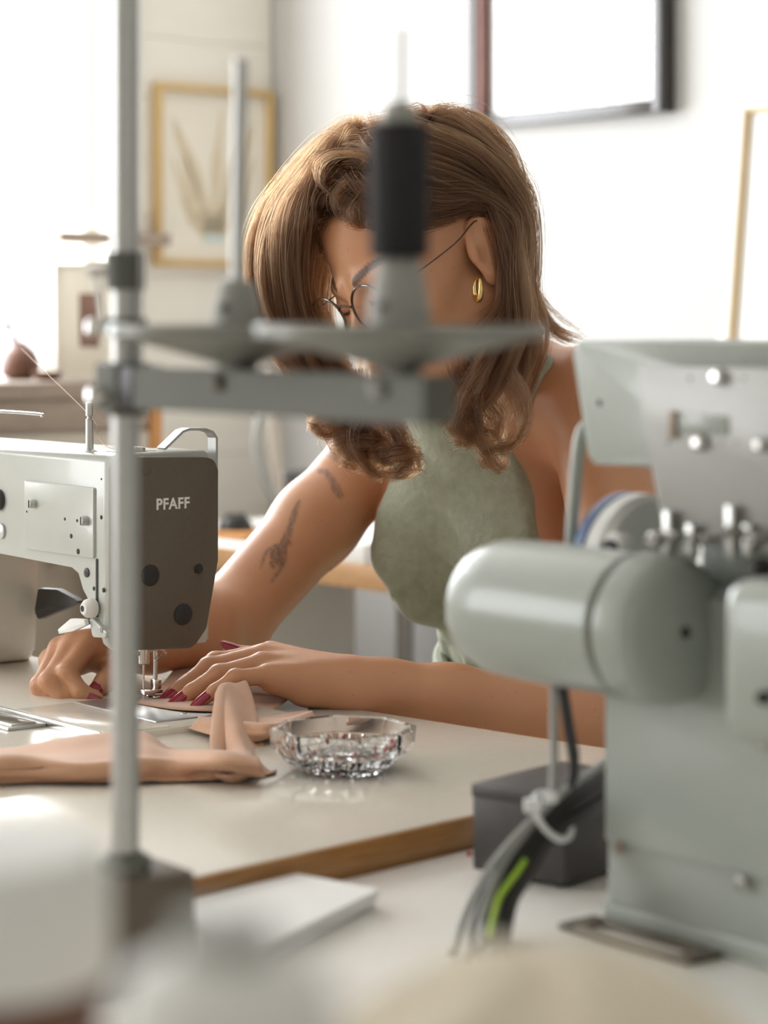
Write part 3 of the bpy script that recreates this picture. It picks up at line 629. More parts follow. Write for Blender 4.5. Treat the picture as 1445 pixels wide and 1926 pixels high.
# gold framed print beside the window
pf = rempty('framed_print', -.16, -.017, 1.405, label='pale gold framed print of cream leaf shapes on the boarded wall', cat='picture')
hw_, hh, fw = .147, .184, .014
bm = bmesh.new()
for a in ((-hw_, -hw_ + fw, -hh, hh), (hw_ - fw, hw_, -hh, hh), (-hw_ + fw, hw_ - fw, hh - fw, hh), (-hw_ + fw, hw_ - fw, -hh, -hh + fw)): bx(bm, a[0], a[1], -.022, 0, a[2], a[3], bev=.002)
obj('frame', bm, M['goldframe'], pf)
obj('print_sheet', box(-hw_ + fw, hw_ - fw, -.008, -.002, -hh + fw, hh - fw), M['print_bg'], pf, smooth=False)
def frond(cx, cz, ang, L, W, bend, m, y=-.0086):
    poly = []; N = 12
    def pt(t, s):
        a = ang + bend * t; wv = W * math.sin(PI * min(1, t * .9 + .08)) ** .8 * (1 + .25 * math.sin(t * 14))
        return (cx + L * t * math.sin(a) + s * wv * math.cos(a), cz + L * t * math.cos(a) - s * wv * math.sin(a))
    for i in range(N + 1): poly.append(pt(i / N, 1))
    for i in range(N, -1, -1): poly.append(pt(i / N, -1))
    return prism(bmesh.new(), poly, y, y + .0008, XZ)
for k, (a, L, W, b) in enumerate(((-.80, .20, .011, .25), (-.50, .25, .013, .10), (-.25, .265, .013, -.14), (.0, .27, .012, .08), (.24, .265, .013, .14), (.48, .25, .013, -.08), (.78, .20, .011, -.25), (-1.15, .12, .010, .4), (1.12, .12, .010, -.4))):
    obj('leaf_motif', frond(0, -.13, a, L, W, b, None), M['print_leaf'], pf, smooth=False)
obj('blue_motif', prism(bmesh.new(), [(.03 * math.cos(t), -.135 + .02 * math.sin(t)) for t in np.linspace(0, PI, 14)], -.0092, -.0084, XZ), M['print_blue'], pf, smooth=False)
# black framed picture on the white wall (plane x = 0 of the room, facing -x)
bp_ = rempty('framed_picture', -.001, -.907, 1.47, label='large black framed picture, blank white for its reflecting glass, high on the white wall', cat='picture')
bm = bmesh.new()
for a in ((-.248, -.226, 0, .70), (.226, .248, 0, .70), (-.226, .226, 0, .022), (-.226, .226, .678, .70)): bx(bm, -.035, 0, a[0], a[1], a[2], a[3], bev=.002)
obj('frame', bm, M['blackframe'], bp_)
obj('inner_slip', box(-.030, -.004, .212, .226, .022, .678, bev=.001), M['redwood'], bp_)
obj('sheet', box(-.010, -.003, -.226, .212, .022, .678), M['paper'], bp_, smooth=False)  # white sheet stands in for the window reflected in the glass
obj('cover_glass', box(-.0145, -.0125, -.226, .212, .022, .678), M['pane'], bp_, smooth=False)
# white frame leaning at the right edge
lf = rempty('leaning_frame', -.078, -1.52, .76, label='pale wooden frame with white sheet for its reflecting glass leaning on the wall at the right edge', cat='picture')
lf.rotation_euler = (0, math.atan2(.075, .73), ROOM_ROT)
bm = bmesh.new()
for a in ((-.21, -.185, 0, .73), (.185, .21, 0, .73), (-.185, .185, 0, .025), (-.185, .185, .705, .73)): bx(bm, -.022, 0, a[0], a[1], a[2], a[3], bev=.002)
obj('frame', bm, M['winframe'], lf)
bm = bmesh.new()
for a in ((-.185, -.179, .025, .705), (.179, .185, .025, .705), (-.179, .179, .025, .031), (-.179, .179, .699, .705)): bx(bm, -.018, -.004, a[0], a[1], a[2], a[3])
obj('gold_slip', bm, M['goldframe'], lf, smooth=False)
obj('sheet', box(-.010, -.003, -.179, .179, .031, .699), M['paper'], lf, smooth=False)  # plain white in place of the bright reflection on this frame's glass
# sideboard in front of the window
SBZ = 1.006
sb = rempty('sideboard', -1.25, -.24, 0, label='brown topped sideboard standing under the bright window', cat='sideboard')
obj('top', box(-.67, .66, -.215, .19, SBZ - .03, SBZ, bev=.003), M['darkwood'], sb)
obj('body', box(-.65, .64, -.20, .18, .06, SBZ - .03), M['beige_cab'], sb, smooth=False)
obj('rail', box(-.65, .64, -.21, -.199, SBZ - .082, SBZ - .031, bev=.002), M['darkwood'], sb)
for k in range(3):
    d = obj('drawer', box(-.64 + .43 * k, -.22 + .43 * k, -.212, -.199, .52, SBZ - .09, bev=.004), M['beige_cab'], sb)
    obj('knob', lathe(bmesh.new(), [(.006, 0), (.012, .012), (.008, .02)], 14, (-.43 + .43 * k, -.212, .70), (0, -1, 0)), M['darkwood'], d)
for x in (-.64, .655): obj('post', box(x - .013, x + .013, -.213, -.187, 0, SBZ - .031, bev=.002), M['orange'], sb)
def on_sb(px, d): p = P(px, 700, d); return (p[0], p[1], SBZ)
o = empty('gourd_vase', on_sb(38, 4.28), 0, label='brown clay gourd-shaped vase with a thin curved neck by the window', cat='vase')
obj('body', lathe(bmesh.new(), [(.02, 0), (.032, .006), (.037, .024), (.033, .042), (.022, .056), (.012, .064), (.006, .069)], 28), M['brownglaze'], o)
obj('neck', tube(bmesh.new(), [(-.006, 0, .06), (-.012, 0, .075), (-.013, 0, .088), (-.020, 0, .097), (-.03, 0, .096)], .005, 10, 5, radii=[.009, .005, .0042, .005, .007]), M['brownglaze'], o)
o = empty('clay_dish', on_sb(88, 4.22), 0, label='low dark clay dish beside the gourd vase', cat='dish')
obj('dish_body', lathe(bmesh.new(), [(.012, 0), (.022, .002), (.028, .016), (.026, .016), (.02, .006), (.001, .005)], 24), M['brownglaze'], o)
o = empty('glass_bottle', on_sb(92, 4.42), 0, label='small pale bottle half hidden behind the framed card', cat='bottle')
obj('bottle_body', lathe(bmesh.new(), [(.015, 0), (.019, .004), (.019, .07), (.008, .09), (.008, .112), (.006, .112)], 20), M['winframe'], o)
o = empty('framed_card', on_sb(170, 4.30), ROOM_ROT * .35, label='small white framed card with dark picture standing on the sideboard', cat='picture')
o.rotation_euler = (R(-7), 0, ROOM_ROT * .35)
obj('mount', box(-.062, .062, -.006, .004, 0, .208, bev=.001), M['print_bg'], o)
obj('frame', (lambda b: [bx(b, -.064, -.059, -.009, .006, -.0, .21), bx(b, .059, .064, -.009, .006, 0, .21), bx(b, -.059, .059, -.009, .006, .205, .21), bx(b, -.059, .059, -.009, .006, 0, .005)][-1])(bmesh.new()), M['winframe'], o, smooth=False)
obj('picture', box(-.019, .016, -.0072, -.0055, .058, .155), M['photo'], o, smooth=False)
o = obj('wall_ledge', box(-.17, .09, -.06, 0, -.012, .012, bev=.003), M['darkwood'], None, loc=room(-.40, -.031, 1.272), rot=(0, 0, ROOM_ROT))
tag(o, 'short wooden ledge on the casing right of the bright window', 'ledge')
# back table along the white wall
bt = rempty('back_table', -.40, -1.0, 0, label='white topped table with wooden edge against the wall behind her', cat='table')
BTZ = .75
obj('tabletop', box(-.375, .37, -.62, .52, BTZ - .034, BTZ, bev=.002), M['white'], bt)
obj('edge_band', box(-.382, -.3745, -.62, .52, BTZ - .036, BTZ + .001, bev=.002), M['wood'], bt)
for x, y in ((-.34, -.58), (-.34, .1), (-.34, .48), (.33, -.58), (.33, .48)): obj('leg', cyl(bmesh.new(), (x, y, 0), (x, y, BTZ - .034), .017, 14), M['satin'], bt)
dc = rempty('drawer_unit', -.62, -.62, 0, label='white drawer unit under the left end of the back table', cat='drawer unit')
obj('body', box(-.13, .2, -.18, .13, 0, .70, bev=.004), M['white'], dc)
for k in range(3):
    d = obj('drawer', box(-.138, -.1295, -.17, .12, .05 + .215 * k, .255 + .215 * k, bev=.003), M['white'], dc)
    obj('handle', box(-.15, -.138, -.03, .07, .15 + .215 * k, .162 + .215 * k, bev=.002), M['satin'], d)
def on_bt(px, d): p = P(px, 900, d); return (p[0], p[1], BTZ + .0005)
o = empty('black_pouch', on_bt(443, 4.0), ROOM_ROT, label='small rounded black pouch on the back table near the lettered machine', cat='pouch')
obj('pouch_body', lathe(bmesh.new(), [(.026, 0), (.031, .006), (.029, .02), (.02, .033), (.008, .037), (.001, .0375)], 24), M['black'], o)
obj('zipper', box(-.02, .02, -.0015, .0015, .034, .039, bev=.0007), M['blackbox'], o)
o = empty('black_radio', on_bt(590, 4.12), ROOM_ROT, label='dark box-shaped device on the back table, half behind her arm', cat='device')
obj('body', box(-.045, .045, -.03, .03, 0, .105, bev=.006), M['black'], o); obj('dial', lathe(bmesh.new(), [(.012, 0), (.012, .006), (.009, .008)], 18, (-.01, -.03, .06), (0, -1, 0)), M['blackbox'], o)
p = on_bt(490, 4.0); o = obj('wooden_board', box(-.07, .07, -.05, .05, 0, .012, bev=.002), M['orange'], None, loc=p, rot=(0, 0, ROOM_ROT)); tag(o, 'small orange wooden board lying on the back table', 'board')
p = on_bt(690, 3.72); o = obj('paper_ream', box(-.12, .10, -.14, .12, 0, .03, bev=.002), M['paper'], None, loc=p, rot=(0, 0, ROOM_ROT)); tag(o, 'thick white paper stack on the back table, seen between arm and dress', 'paper')
# grey cable loop hanging on the boarded wall
cpw = [room(-.03, -.09, 1.02), room(-.075, -.10, .93), room(-.085, -.11, .84), room(-.05, -.13, .765)]
o = empty('hanging_cable', room(-.03, -.09, .76), 0, label='grey cable hanging in a loop in the wall corner above the back table', cat='cable')
oo = np.array(o.location)
P4 = lambda x, y, d: P(x, y, d) - oo
obj('cable', tube(bmesh.new(), [P4(505, 740, 4.5), P4(485, 800, 4.5), P4(483, 850, 4.5), P4(500, 910, 4.5), P4(528, 955, 4.5)], .0075, 10, 6), M['cablegrey'], o)
obj('lamp_pole', tube(bmesh.new(), [P4(510, 700, 4.52), P4(517, 830, 4.52), P4(530, 970, 4.52)], .011, 10, 4), M['beige_cab'], o)
# ================================================================== BLURRED THINGS NEAREST THE CAMERA
def mound(name, cx, cy, rx, ry, h, z0, m, seed, wr=.01):
    rng = np.random.RandomState(seed); N, K = 48, 20; V = []; F = []
    ph = rng.uniform(0, 6.28, 8)
    for k in range(K + 1):
        t = k / K
        for i in range(N):
            a = 2 * PI * i / N
            s = math.sin(t * PI / 2); z = h * math.cos(t * PI / 2) ** 1.0
            f = 1 + (.06 * math.sin(3 * a + ph[0]) + .05 * math.sin(5 * a + ph[1] + t * 3) + .03 * math.sin(9 * a + ph[2] + t * 5)) * s
            V.append((rx * s * f * math.cos(a), ry * s * f * math.sin(a), max(.0, z + wr * math.sin(7 * a + ph[3] + 6 * t) * s * math.cos(t * PI / 2))))
    for k in range(K):
        for i in range(N): F.append((k * N + i, (k + 1) * N + i, (k + 1) * N + (i + 1) % N, k * N + (i + 1) % N))
    F.append([K * N + i for i in range(N)][::-1])
    return obj(name, (V, F), m, None, loc=(cx, cy, z0), sharp=0)
o = mound('cloth_heap', .040, .60, .112, .082, .198, T2Z + .0005, M['cloth_cream'], 2); tag(o, 'heap of cream cloth, strongly blurred along the bottom edge', 'cloth')
o = empty('thread_cone', (-.031, .47, T2Z), 0, label='large white thread cone, blurred at the bottom edge near the centre left', cat='thread cone')
obj('thread_winding', lathe(bmesh.new(), [(.01, .006), (.032, .006), (.035, .012), (.024, .212), (.020, .227), (.012, .231), (.01, .231)], 40), M['cloth_white'], o)
obj('core', lathe(bmesh.new(), [(.0095, 0), (.033, 0), (.033, .006), (.0098, .0065), (.0098, .237), (.006, .237)], 24), M['grey_plastic'], o)
o = empty('storage_jar', (-.112, .655, T2Z), 0, label='dark jar with a broad white lid, blurred in the bottom left corner', cat='jar')
obj('jar_body', lathe(bmesh.new(), [(.033, 0), (.036, .004), (.036, .160), (.032, .174), (.032, .180)], 36), M['brownglaze'], o)
obj('lid', lathe(bmesh.new(), [(.033, .177), (.037, .177), (.0375, .180), (.0375, .204), (.034, .211), (.001, .213)], 36), M['cloth_white'], o)

# ================================================================== THE SEAMSTRESS
def nrm(v): v = np.array(v, float); return v / np.linalg.norm(v)
class Field:
    """smooth union of solids, meshed by sparse surface nets"""
    def __init__(s): s.prims = []
    def cone(s, a, b, r1, r2, k=.012, sub=False):
        a, b = np.array(a, float), np.array(b, float); ba = b - a; L2 = max(ba @ ba, 1e-12)
        def f(p):
            t = np.clip(((p - a) @ ba) / L2, 0, 1)
            return np.linalg.norm(p - a - t[:, None] * ba, axis=1) - (r1 + (r2 - r1) * t)
        s.prims.append((f, (a + b) / 2, math.sqrt(L2) / 2 + max(r1, r2), k, sub))
    def chain(s, pts, rads, k=.006):
        for i in range(len(pts) - 1): s.cone(pts[i], pts[i + 1], rads[i], rads[i + 1], k)
    def ell(s, c, r, A=None, k=.012, sub=False):
        c = np.array(c, float); r = np.array(r, float); A = np.eye(3) if A is None else np.array(A)   # rows of A = local axes
        def f(p):
            q = (p - c) @ A.T; k0 = np.linalg.norm(q / r, axis=1); k1 = np.linalg.norm(q / (r * r), axis=1) + 1e-9
            return np.where(k0 < 1e-4, -r.min(), k0 * (k0 - 1) / k1)
        s.prims.append((f, c, r.max(), k, sub))
    def torus(s, c, A, R1, R2, r, k=.004):
        c = np.array(c, float); A = np.array(A)              # ellipse in the plane of axes 0,1
        def f(p):
            q = (p - c) @ A.T; t = np.arctan2(q[:, 1] / R2, q[:, 0] / R1)
            e = np.stack([R1 * np.cos(t), R2 * np.sin(t), np.zeros(len(t))], 1)
            return np.linalg.norm(q - e, axis=1) - r
        s.prims.append((f, c, max(R1, R2) + r, k, False))
    def __call__(s, p):
        d = np.full(len(p), 9.0); lo_, hi_ = p.min(0), p.max(0); big = len(p) > 60000
        for f, c, rb, k, sub in s.prims:
            if not big and np.linalg.norm(np.maximum(np.maximum(lo_ - c, c - hi_), 0)) - rb > .05: continue
            dc = np.linalg.norm(p - c, axis=1) - rb
            m = dc < .05
            if not sub:
                far = ~m; d[far] = np.minimum(d[far], dc[far])
            if m.any():
                v = f(p[m]); a = d[m]
                if sub: v = -v; h = np.maximum(k - np.abs(a - v), 0) / k; d[m] = np.maximum(a, v) + h * h * k * .25
                else: h = np.maximum(k - np.abs(a - v), 0) / k; d[m] = np.minimum(a, v) - h * h * k * .25
        return d
def surface_nets(f, lo, hi, h, B=8):
    lo = np.array(lo, float); hi = np.array(hi, float)
    nb = np.ceil((hi - lo) / h / B).astype(int) + 1; n = nb * B
    bi = np.stack(np.meshgrid(*[np.arange(k) for k in nb], indexing='ij'), -1).reshape(-1, 3)
    cen = lo + (bi * B + (B - 1) / 2) * h
    fv = f(cen); act = np.abs(fv) < B * h * 1.25
    G = np.repeat(np.repeat(np.repeat(fv.reshape(nb), B, 0), B, 1), B, 2).astype(np.float32)
    off = np.stack(np.meshgrid(*[np.arange(B)] * 3, indexing='ij'), -1).reshape(-1, 3)
    ab = bi[act]
    ab = ab[np.lexsort((ab[:, 0] // 4, ab[:, 1] // 4, ab[:, 2] // 4))]
    for c0 in range(0, len(ab), 24):
        idx = (ab[c0:c0 + 24, None, :] * B + off[None]).reshape(-1, 3)
        G[idx[:, 0], idx[:, 1], idx[:, 2]] = f(lo + idx * h)
    ins = G < 0
    c8 = [(i, j, k) for i in (0, 1) for j in (0, 1) for k in (0, 1)]
    cnt = sum(ins[i:n[0] - 1 + i, j:n[1] - 1 + j, k:n[2] - 1 + k].astype(np.int8) for i, j, k in c8)
    ci = np.argwhere((cnt > 0) & (cnt < 8))
    acc = np.zeros((len(ci), 3)); num = np.zeros(len(ci))
    for (i, j, k) in c8:
        for ax in range(3):
            if (i, j, k)[ax]: continue
            e = [i, j, k]; e[ax] = 1
            g0 = G[ci[:, 0] + i, ci[:, 1] + j, ci[:, 2] + k]; g1 = G[ci[:, 0] + e[0], ci[:, 1] + e[1], ci[:, 2] + e[2]]
            m = (g0 < 0) != (g1 < 0); t = np.where(m, g0 / np.where(m, g0 - g1, 1), 0)
            q = np.tile(np.array([i, j, k], float), (len(ci), 1)); q[:, ax] += t
            acc[m] += q[m]; num[m] += 1
    V = lo + (ci + acc / num[:, None]) * h
    IM = np.full(n, -1, np.int32); IM[ci[:, 0], ci[:, 1], ci[:, 2]] = np.arange(len(ci))
    F = []
    for ax in range(3):
        s0 = [slice(None)] * 3; s1 = [slice(None)] * 3; s0[ax] = slice(0, n[ax] - 1); s1[ax] = slice(1, n[ax])
        ch = np.argwhere(ins[tuple(s0)] != ins[tuple(s1)])
        o1, o2 = (ax + 1) % 3, (ax + 2) % 3
        ch = ch[(ch[:, o1] > 0) & (ch[:, o2] > 0)]
        e1 = np.zeros(3, int); e1[o1] = 1; e2 = np.zeros(3, int); e2[o2] = 1
        q = [IM[tuple((ch - a).T)] for a in (e1 + e2, e2, e1 * 0, e1)]
        q = np.stack(q, 1); inn = ins[ch[:, 0], ch[:, 1], ch[:, 2]]
        q[~inn] = q[~inn][:, ::-1]
        F.append(q[(q >= 0).all(1)])
    return V, np.concatenate(F)
def np_mesh(name, V, F, mats, parent=None, loc=(0, 0, 0)):
    me = bpy.data.meshes.new(name); V = V - np.array(loc)
    me.vertices.add(len(V)); me.vertices.foreach_set('co', V.astype(np.float32).ravel())
    me.loops.add(F.size); me.loops.foreach_set('vertex_index', F.astype(np.int32).ravel())
    me.polygons.add(len(F)); me.polygons.foreach_set('loop_start', np.arange(0, F.size, 4, dtype=np.int32))
    me.polygons.foreach_set('use_smooth', np.ones(len(F), bool))
    for m in mats: me.materials.append(m)
    me.update(calc_edges=True); me.validate()
    o = bpy.data.objects.new(name, me); COL.objects.link(o); o.location = loc
    if parent: o.parent = parent; o.matrix_parent_inverse = Matrix.Translation(-Vector(parent.location))
    return o
def relax(V, F, it=2, lam=.5):
    """light laplacian smoothing on the quad mesh"""
    for _ in range(it):
        acc = np.zeros_like(V); cnt = np.zeros(len(V))
        for a, b in ((0, 1), (1, 2), (2, 3), (3, 0)):
            np.add.at(acc, F[:, a], V[F[:, b]]); np.add.at(cnt, F[:, a], 1); np.add.at(acc, F[:, b], V[F[:, a]]); np.add.at(cnt, F[:, b], 1)
        V = V + lam * (acc / cnt[:, None] - V)
    return V

# ---- joints
SR, ER, WR = P(722, 838, 2.50), P(425, 1175, 2.33), P(222, 1212, 2.165)
SLh, EL, WL = P(1118, 762, 2.29), P(1240, 1392, 2.12), P(690, 1290, 2.08)
Lax = nrm(SLh - SR)                                         # across the shoulders, to her left
chest = (SR + SLh) / 2 + np.array([.014, 0, -.045])
waist = np.array([.172, 2.455, .775]); pelvis = np.array([.225, 2.51, .585])
Uax = nrm(chest - waist); Fax = nrm(np.cross(Uax, Lax)); Fax = Fax if Fax[1] < 0 else -Fax
Lax = nrm(np.cross(Fax, Uax)); Lax = Lax if Lax[0] > 0 else -Lax
TA = np.array([Lax, Fax, Uax])                              # torso axes: left, front, up
def tor(c, x, y, z): return c + Lax * x + Fax * y + Uax * z
# ---- head frame
HS = 1.05
Hc = P(804, 487, 2.17)
yaw_f = nrm([-.80, -.60, 0]); pit, rol = R(27), R(10)
F_ = yaw_f * math.cos(pit) + np.array([0, 0, -math.sin(pit)])
U_ = nrm(np.array([0, 0, 1.]) - F_ * np.dot(F_, [0, 0, 1.]))
L_ = np.cross(U_, F_) * -1; L_ = L_ if L_[0] > 0 else -L_
U2 = U_ * math.cos(rol) - L_ * math.sin(rol); L2 = L_ * math.cos(rol) + U_ * math.sin(rol)
HA = np.array([L2, F_, U2])                                 # head axes: left, face, up
def hp_(x, y, z): return Hc + (L2 * x + F_ * y + U2 * z) * .01 * HS
def hv(*q): return np.array(q) * .01 * HS

torso = Field()
def build_torso(f, k=.05):
    f.ell(tor(chest, 0, -.005, -.015), (.120, .086, .14), TA, k)
    f.ell(tor(chest, 0, -.02, .055), (.11, .06, .06), TA, k)
    f.ell(waist + Uax * .02, (.112, .082, .10), TA, .06)
    for s in (-1, 1): f.ell(tor(chest, s * .062, .056, -.055), (.058, .052, .060), TA, .035)
    f.ell(pelvis, (.165, .125, .13), np.array([nrm([Lax[0], Lax[1], 0]), nrm([-Lax[1], Lax[0], 0]), [0, 0, 1.]]), .07)
build_torso(torso)
neck0 = tor(chest, -.005, -.03, .075); neck1 = hp_(0, -2.2, -5)
torso.cone(neck0, neck1, .052, .050, .03)
for S_ in (SR, SLh): torso.cone(neck0 + (S_ - neck0) * .15, S_ + (neck0 - S_) * .08 + np.array([0, 0, .004]), .046, .042, .04)
fwd = nrm([Fax[0], Fax[1], 0]); latx = nrm([Lax[0], Lax[1], 0])
knees = [pelvis + latx * s * .09 + fwd * .40 + np.array([0, 0, -.045]) for s in (-1, 1)]
hips = [pelvis + latx * s * .085 + np.array([0, 0, -.03]) for s in (-1, 1)]
ankles = [k_ + fwd * .02 + np.array([0, 0, -(k_[2] - .085)]) for k_ in knees]
legs = Field()
for h_, k_ in zip(hips, knees): legs.cone(h_, k_, .085, .060, .03)

body = Field()
build_torso(body)
for h_, k_, a_ in zip(hips, knees, ankles):
    body.cone(h_, k_, .082, .057, .03); body.cone(k_, a_, .054, .036, .02); body.cone(a_ + np.array([0, 0, -.04]), a_ + fwd * .15 + np.array([0, 0, -.055]), .036, .026, .02)
# neck and shoulders
body.cone(neck0, neck1, .052, .050, .03)
for S_ in (SR, SLh):
    body.cone(neck0 + (S_ - neck0) * .15, S_ + (neck0 - S_) * .08 + np.array([0, 0, .004]), .046, .042, .04)
    body.ell(S_, (.048, .048, .050), None, .03)
# clavicle hint
# arms
def limb(S_, E_, W_, r):
    m = E_ + (S_ - E_) * .55; body.cone(S_, m, r[0], r[1], .02); body.cone(m, E_, r[1], r[2], .02)
    q = E_ + (W_ - E_) * .28; body.cone(E_, q, r[2] * .98, r[3], .02); w2 = E_ + (W_ - E_) * .72
    body.cone(q, w2, r[3], r[4], .02); body.cone(w2, W_, r[4], r[5], .015)
limb(SR, ER, WR, (.044, .042, .039, .039, .030, .0245))
limb(SLh, EL, WL, (.047, .044, .041, .040, .0305, .0245))
body.ell(WL + (EL - WL) * .06, (.028, .020, .022), None, .015)
# hands ------------------------------------------------------------
def pts(*q): return [P(*a) for a in q]
FING = []                                                   # (chain, radii, hand)
lh = dict(
    index=pts((510, 1228, 2.128), (405, 1246, 2.112), (350, 1286, 2.10), (318, 1311, 2.092)),
    middle=pts((498, 1232, 2.102), (393, 1256, 2.088), (342, 1294, 2.078), (316, 1314, 2.072)),
    ring=pts((494, 1248, 2.076), (412, 1269, 2.062), (360, 1301, 2.054), (336, 1319, 2.050)),
    little=pts((505, 1270, 2.052), (443, 1276, 2.032), (404, 1300, 2.028), (383, 1317, 2.026)),
    thumb=pts((590, 1262, 2.115), (528, 1246, 2.150), (468, 1236, 2.160), (434, 1224, 2.158)))
rh = dict(
    index=pts((170, 1206, 2.125), (126, 1266, 2.092), (151, 1300, 2.085), (184, 1314, 2.085)),
    middle=pts((140, 1208, 2.128), (93, 1281, 2.092), (116, 1310, 2.088), (147, 1322, 2.090)),
    ring=pts((112, 1220, 2.138), (75, 1290, 2.105), (96, 1315, 2.100), (126, 1325, 2.100)),
    little=pts((95, 1240, 2.155), (82, 1294, 2.135), (100, 1314, 2.130), (122, 1322, 2.128)),
    thumb=pts((206, 1236, 2.165), (212, 1264, 2.125), (198, 1283, 2.105), (180, 1298, 2.098)))
FR = dict(index=(.0098, .0087, .0074, .0060), middle=(.0100, .0088, .0075, .0060), ring=(.0095, .0083, .0071, .0057), little=(.0086, .0074, .0063, .0051), thumb=(.0125, .0108, .0095, .0070))
for hand, W_, E_ in ((lh, WL, EL), (rh, WR, ER)):
    d = nrm(W_ - E_)
    for n_ in ('index', 'middle', 'ring', 'little'):
        m = hand[n_][0]
        heel = W_ + d * .008 + (m - W_) * .12
        body.cone(heel, m, .0185, .0108, .010)
        body.cone(heel * .45 + m * .55 + np.array([0, 0, -.007]), m * .92 + heel * .08 + np.array([0, 0, -.006]), .0125, .0095, .010)
        FING.append((hand[n_], FR[n_]))
        body.chain(hand[n_], FR[n_], .0028)
        body.ell(hand[n_][1] + np.array([0, 0, .001]), (.0086 * FR[n_][1] / .0085,) * 3, None, .004)
    t = hand['thumb']
    body.cone(W_ + d * .01, t[0] * .4 + t[1] * .6, .017, .013, .010); body.chain(t, FR['thumb'], .004); FING.append((t, FR['thumb']))
palm_l = (lh['little'][0] + lh['ring'][0] + WL * 1.4) / 3.4 + np.array([0, 0, -.010])
body.cone(palm_l, WL + np.array([-.004, -.006, -.004]), .0150, .0190, .014)
# head -------------------------------------------------------------
def he(c, r, k=.015, sub=False): body.ell(hp_(*c), hv(*r), HA, k * HS, sub)
he((0, -.8, 3.8), (7.0, 8.8, 7.8), .02)
he((0, 3.6, -3.2), (5.7, 5.2, 7.0), .03)
he((0, 6.0, -8.6), (2.6, 2.6, 2.3), .025)
for s in (-1, 1):
    body.cone(hp_(s * 5.0, -.2, -4.6), hp_(s * 2.0, 6.0, -9.0), .017, .013, .02)
    he((s * 3.9, 5.9, -2.4), (2.0, 2.1, 1.7), .015)
    body.cone(hp_(s * 1.2, 8.0, 1.5), hp_(s * 4.2, 6.7, 1.3), .0085, .008, .010)
    he((s * 3.1, 9.3, -.2), (1.45, 1.5, 1.1), .008, True)
    he((s * 3.05, 6.75, -.2), (1.35, 1.35, 1.25), .003)
    he((s * 3.05, 6.9, -.05), (1.42, 1.38, 1.1), .003)
body.cone(hp_(0, 8.1, .6), hp_(0, 10.0, -3.0), .0062, .0085, .009)
he((0, 10.15, -3.3), (.95, .9, .8), .006)
for s in (-1, 1): he((s * 1.15, 9.2, -3.7), (.72, .8, .6), .005)
he((0, 8.55, -5.9), (2.1, .75, .5), .006); he((0, 8.4, -6.75), (1.8, .8, .6), .006)
for s in (-1, 1):                                           # ears
    ec = hp_(s * 7.55, -.7, -.6)
    e0 = nrm(F_ * .88 - L2 * s * .48 + U2 * .12); e1 = nrm(U2 - F_ * .18); e1 = nrm(e1 - e0 * (e1 @ e0)); e2 = np.cross(e0, e1)
    EA = np.array([e0, e1, e2])
    ow = e2 * (1 if e2 @ (L2 * s) > 0 else -1)
    body.torus(ec, EA, .0135, .0255, .0036, .004)
    body.ell(ec - ow * .003, (.0135, .0245, .0058), EA, .004)
    body.torus(ec + e0 * .002 - e1 * .003, EA, .0075, .0145, .0024, .004)
    body.ell(ec - e1 * .0275 + e0 * .004, (.0075, .0085, .004), EA, .006)
    body.ell(ec + ow * .0052 - e1 * .005 + e0 * .002, (.0075, .0120, .0058), EA, .003, True)
    body.ell(ec + ow * .004 + e1 * .012, (.007, .006, .0035), EA, .003, True)
    body.ell(ec + e0 * .0125 - e1 * .004, (.004, .006, .0045), EA, .004)
ear_l = hp_(7.6, -.5, -.6)

allp = np.array([c for _, c, _, _, _ in body.prims]); rr = np.array([r for _, _, r, _, _ in body.prims])
V, F = surface_nets(body, (allp - rr[:, None]).min(0) - .01, (allp + rr[:, None]).max(0) + .01, .0024)
V = relax(V, F, 2, .5)
pbase = np.array([pelvis[0], pelvis[1], 0.0])
# skin colour masks: tattoo ink, scalp, lips, brows
def proj(p): return np.stack([722.5 + FPX * p[:, 0] / p[:, 1], HZ - FPX * (p[:, 2] - CAMZ) / p[:, 1]], 1)
UV = proj(V); ink = np.zeros(len(V))
ba = ER - SR; tt = ((V - SR) @ ba) / (ba @ ba); ax_ = SR + np.clip(tt, 0, 1)[:, None] * ba; da = np.linalg.norm(V - ax_, axis=1)
near = (V[:, 1] < ax_[:, 1] + .012) & (da < .075) & (tt > -.15) & (tt < .95)
def stroke(ps, w, amt):
    ps = np.array(catmull([np.array(p, float) for p in ps], 6)); ws = np.interp(np.linspace(0, 1, len(ps)), np.linspace(0, 1, len(w)), w)
    for p, ww in zip(ps, ws):
        dd = np.linalg.norm(UV - p, axis=1); ink[:] = np.maximum(ink, np.where(near, amt * np.clip((ww + 2.5 - dd) / 3.5, 0, 1), 0))
stroke([(563, 943), (554, 966), (546, 990), (537, 1018), (527, 1036)], (2.5, 6, 5, 8, 9), .85)
stroke([(520, 1032), (521, 1046), (527, 1060)], (9, 12, 6), .9); stroke([(536, 1038), (535, 1055), (522, 1078), (511, 1094)], (4, 4, 3, 2), .85)
stroke([(520, 1030), (506, 1034), (497, 1048), (491, 1067)], (3, 3, 2.5, 2), .8); stroke([(546, 1000), (537, 1012), (545, 1022)], (4, 4, 4), .8); stroke([(513, 1060), (514, 1066)], (5, 4), .8)
stroke([(601, 886), (613, 888), (624, 902), (632, 918), (640, 932)], (4, 5, 6, 8, 6), .75)
stroke([(618, 852), (634, 860), (646, 858)], (6, 8, 6), .6); stroke([(655, 838), (668, 850)], (5, 5), .6); stroke([(748, 832), (762, 842)], (5, 6), .6)
stroke([(624, 1072), (625, 1073)], (2.5, 2.5), .9)
Hl = (V - Hc) @ HA.T / (.01 * HS)                            # head-local cm
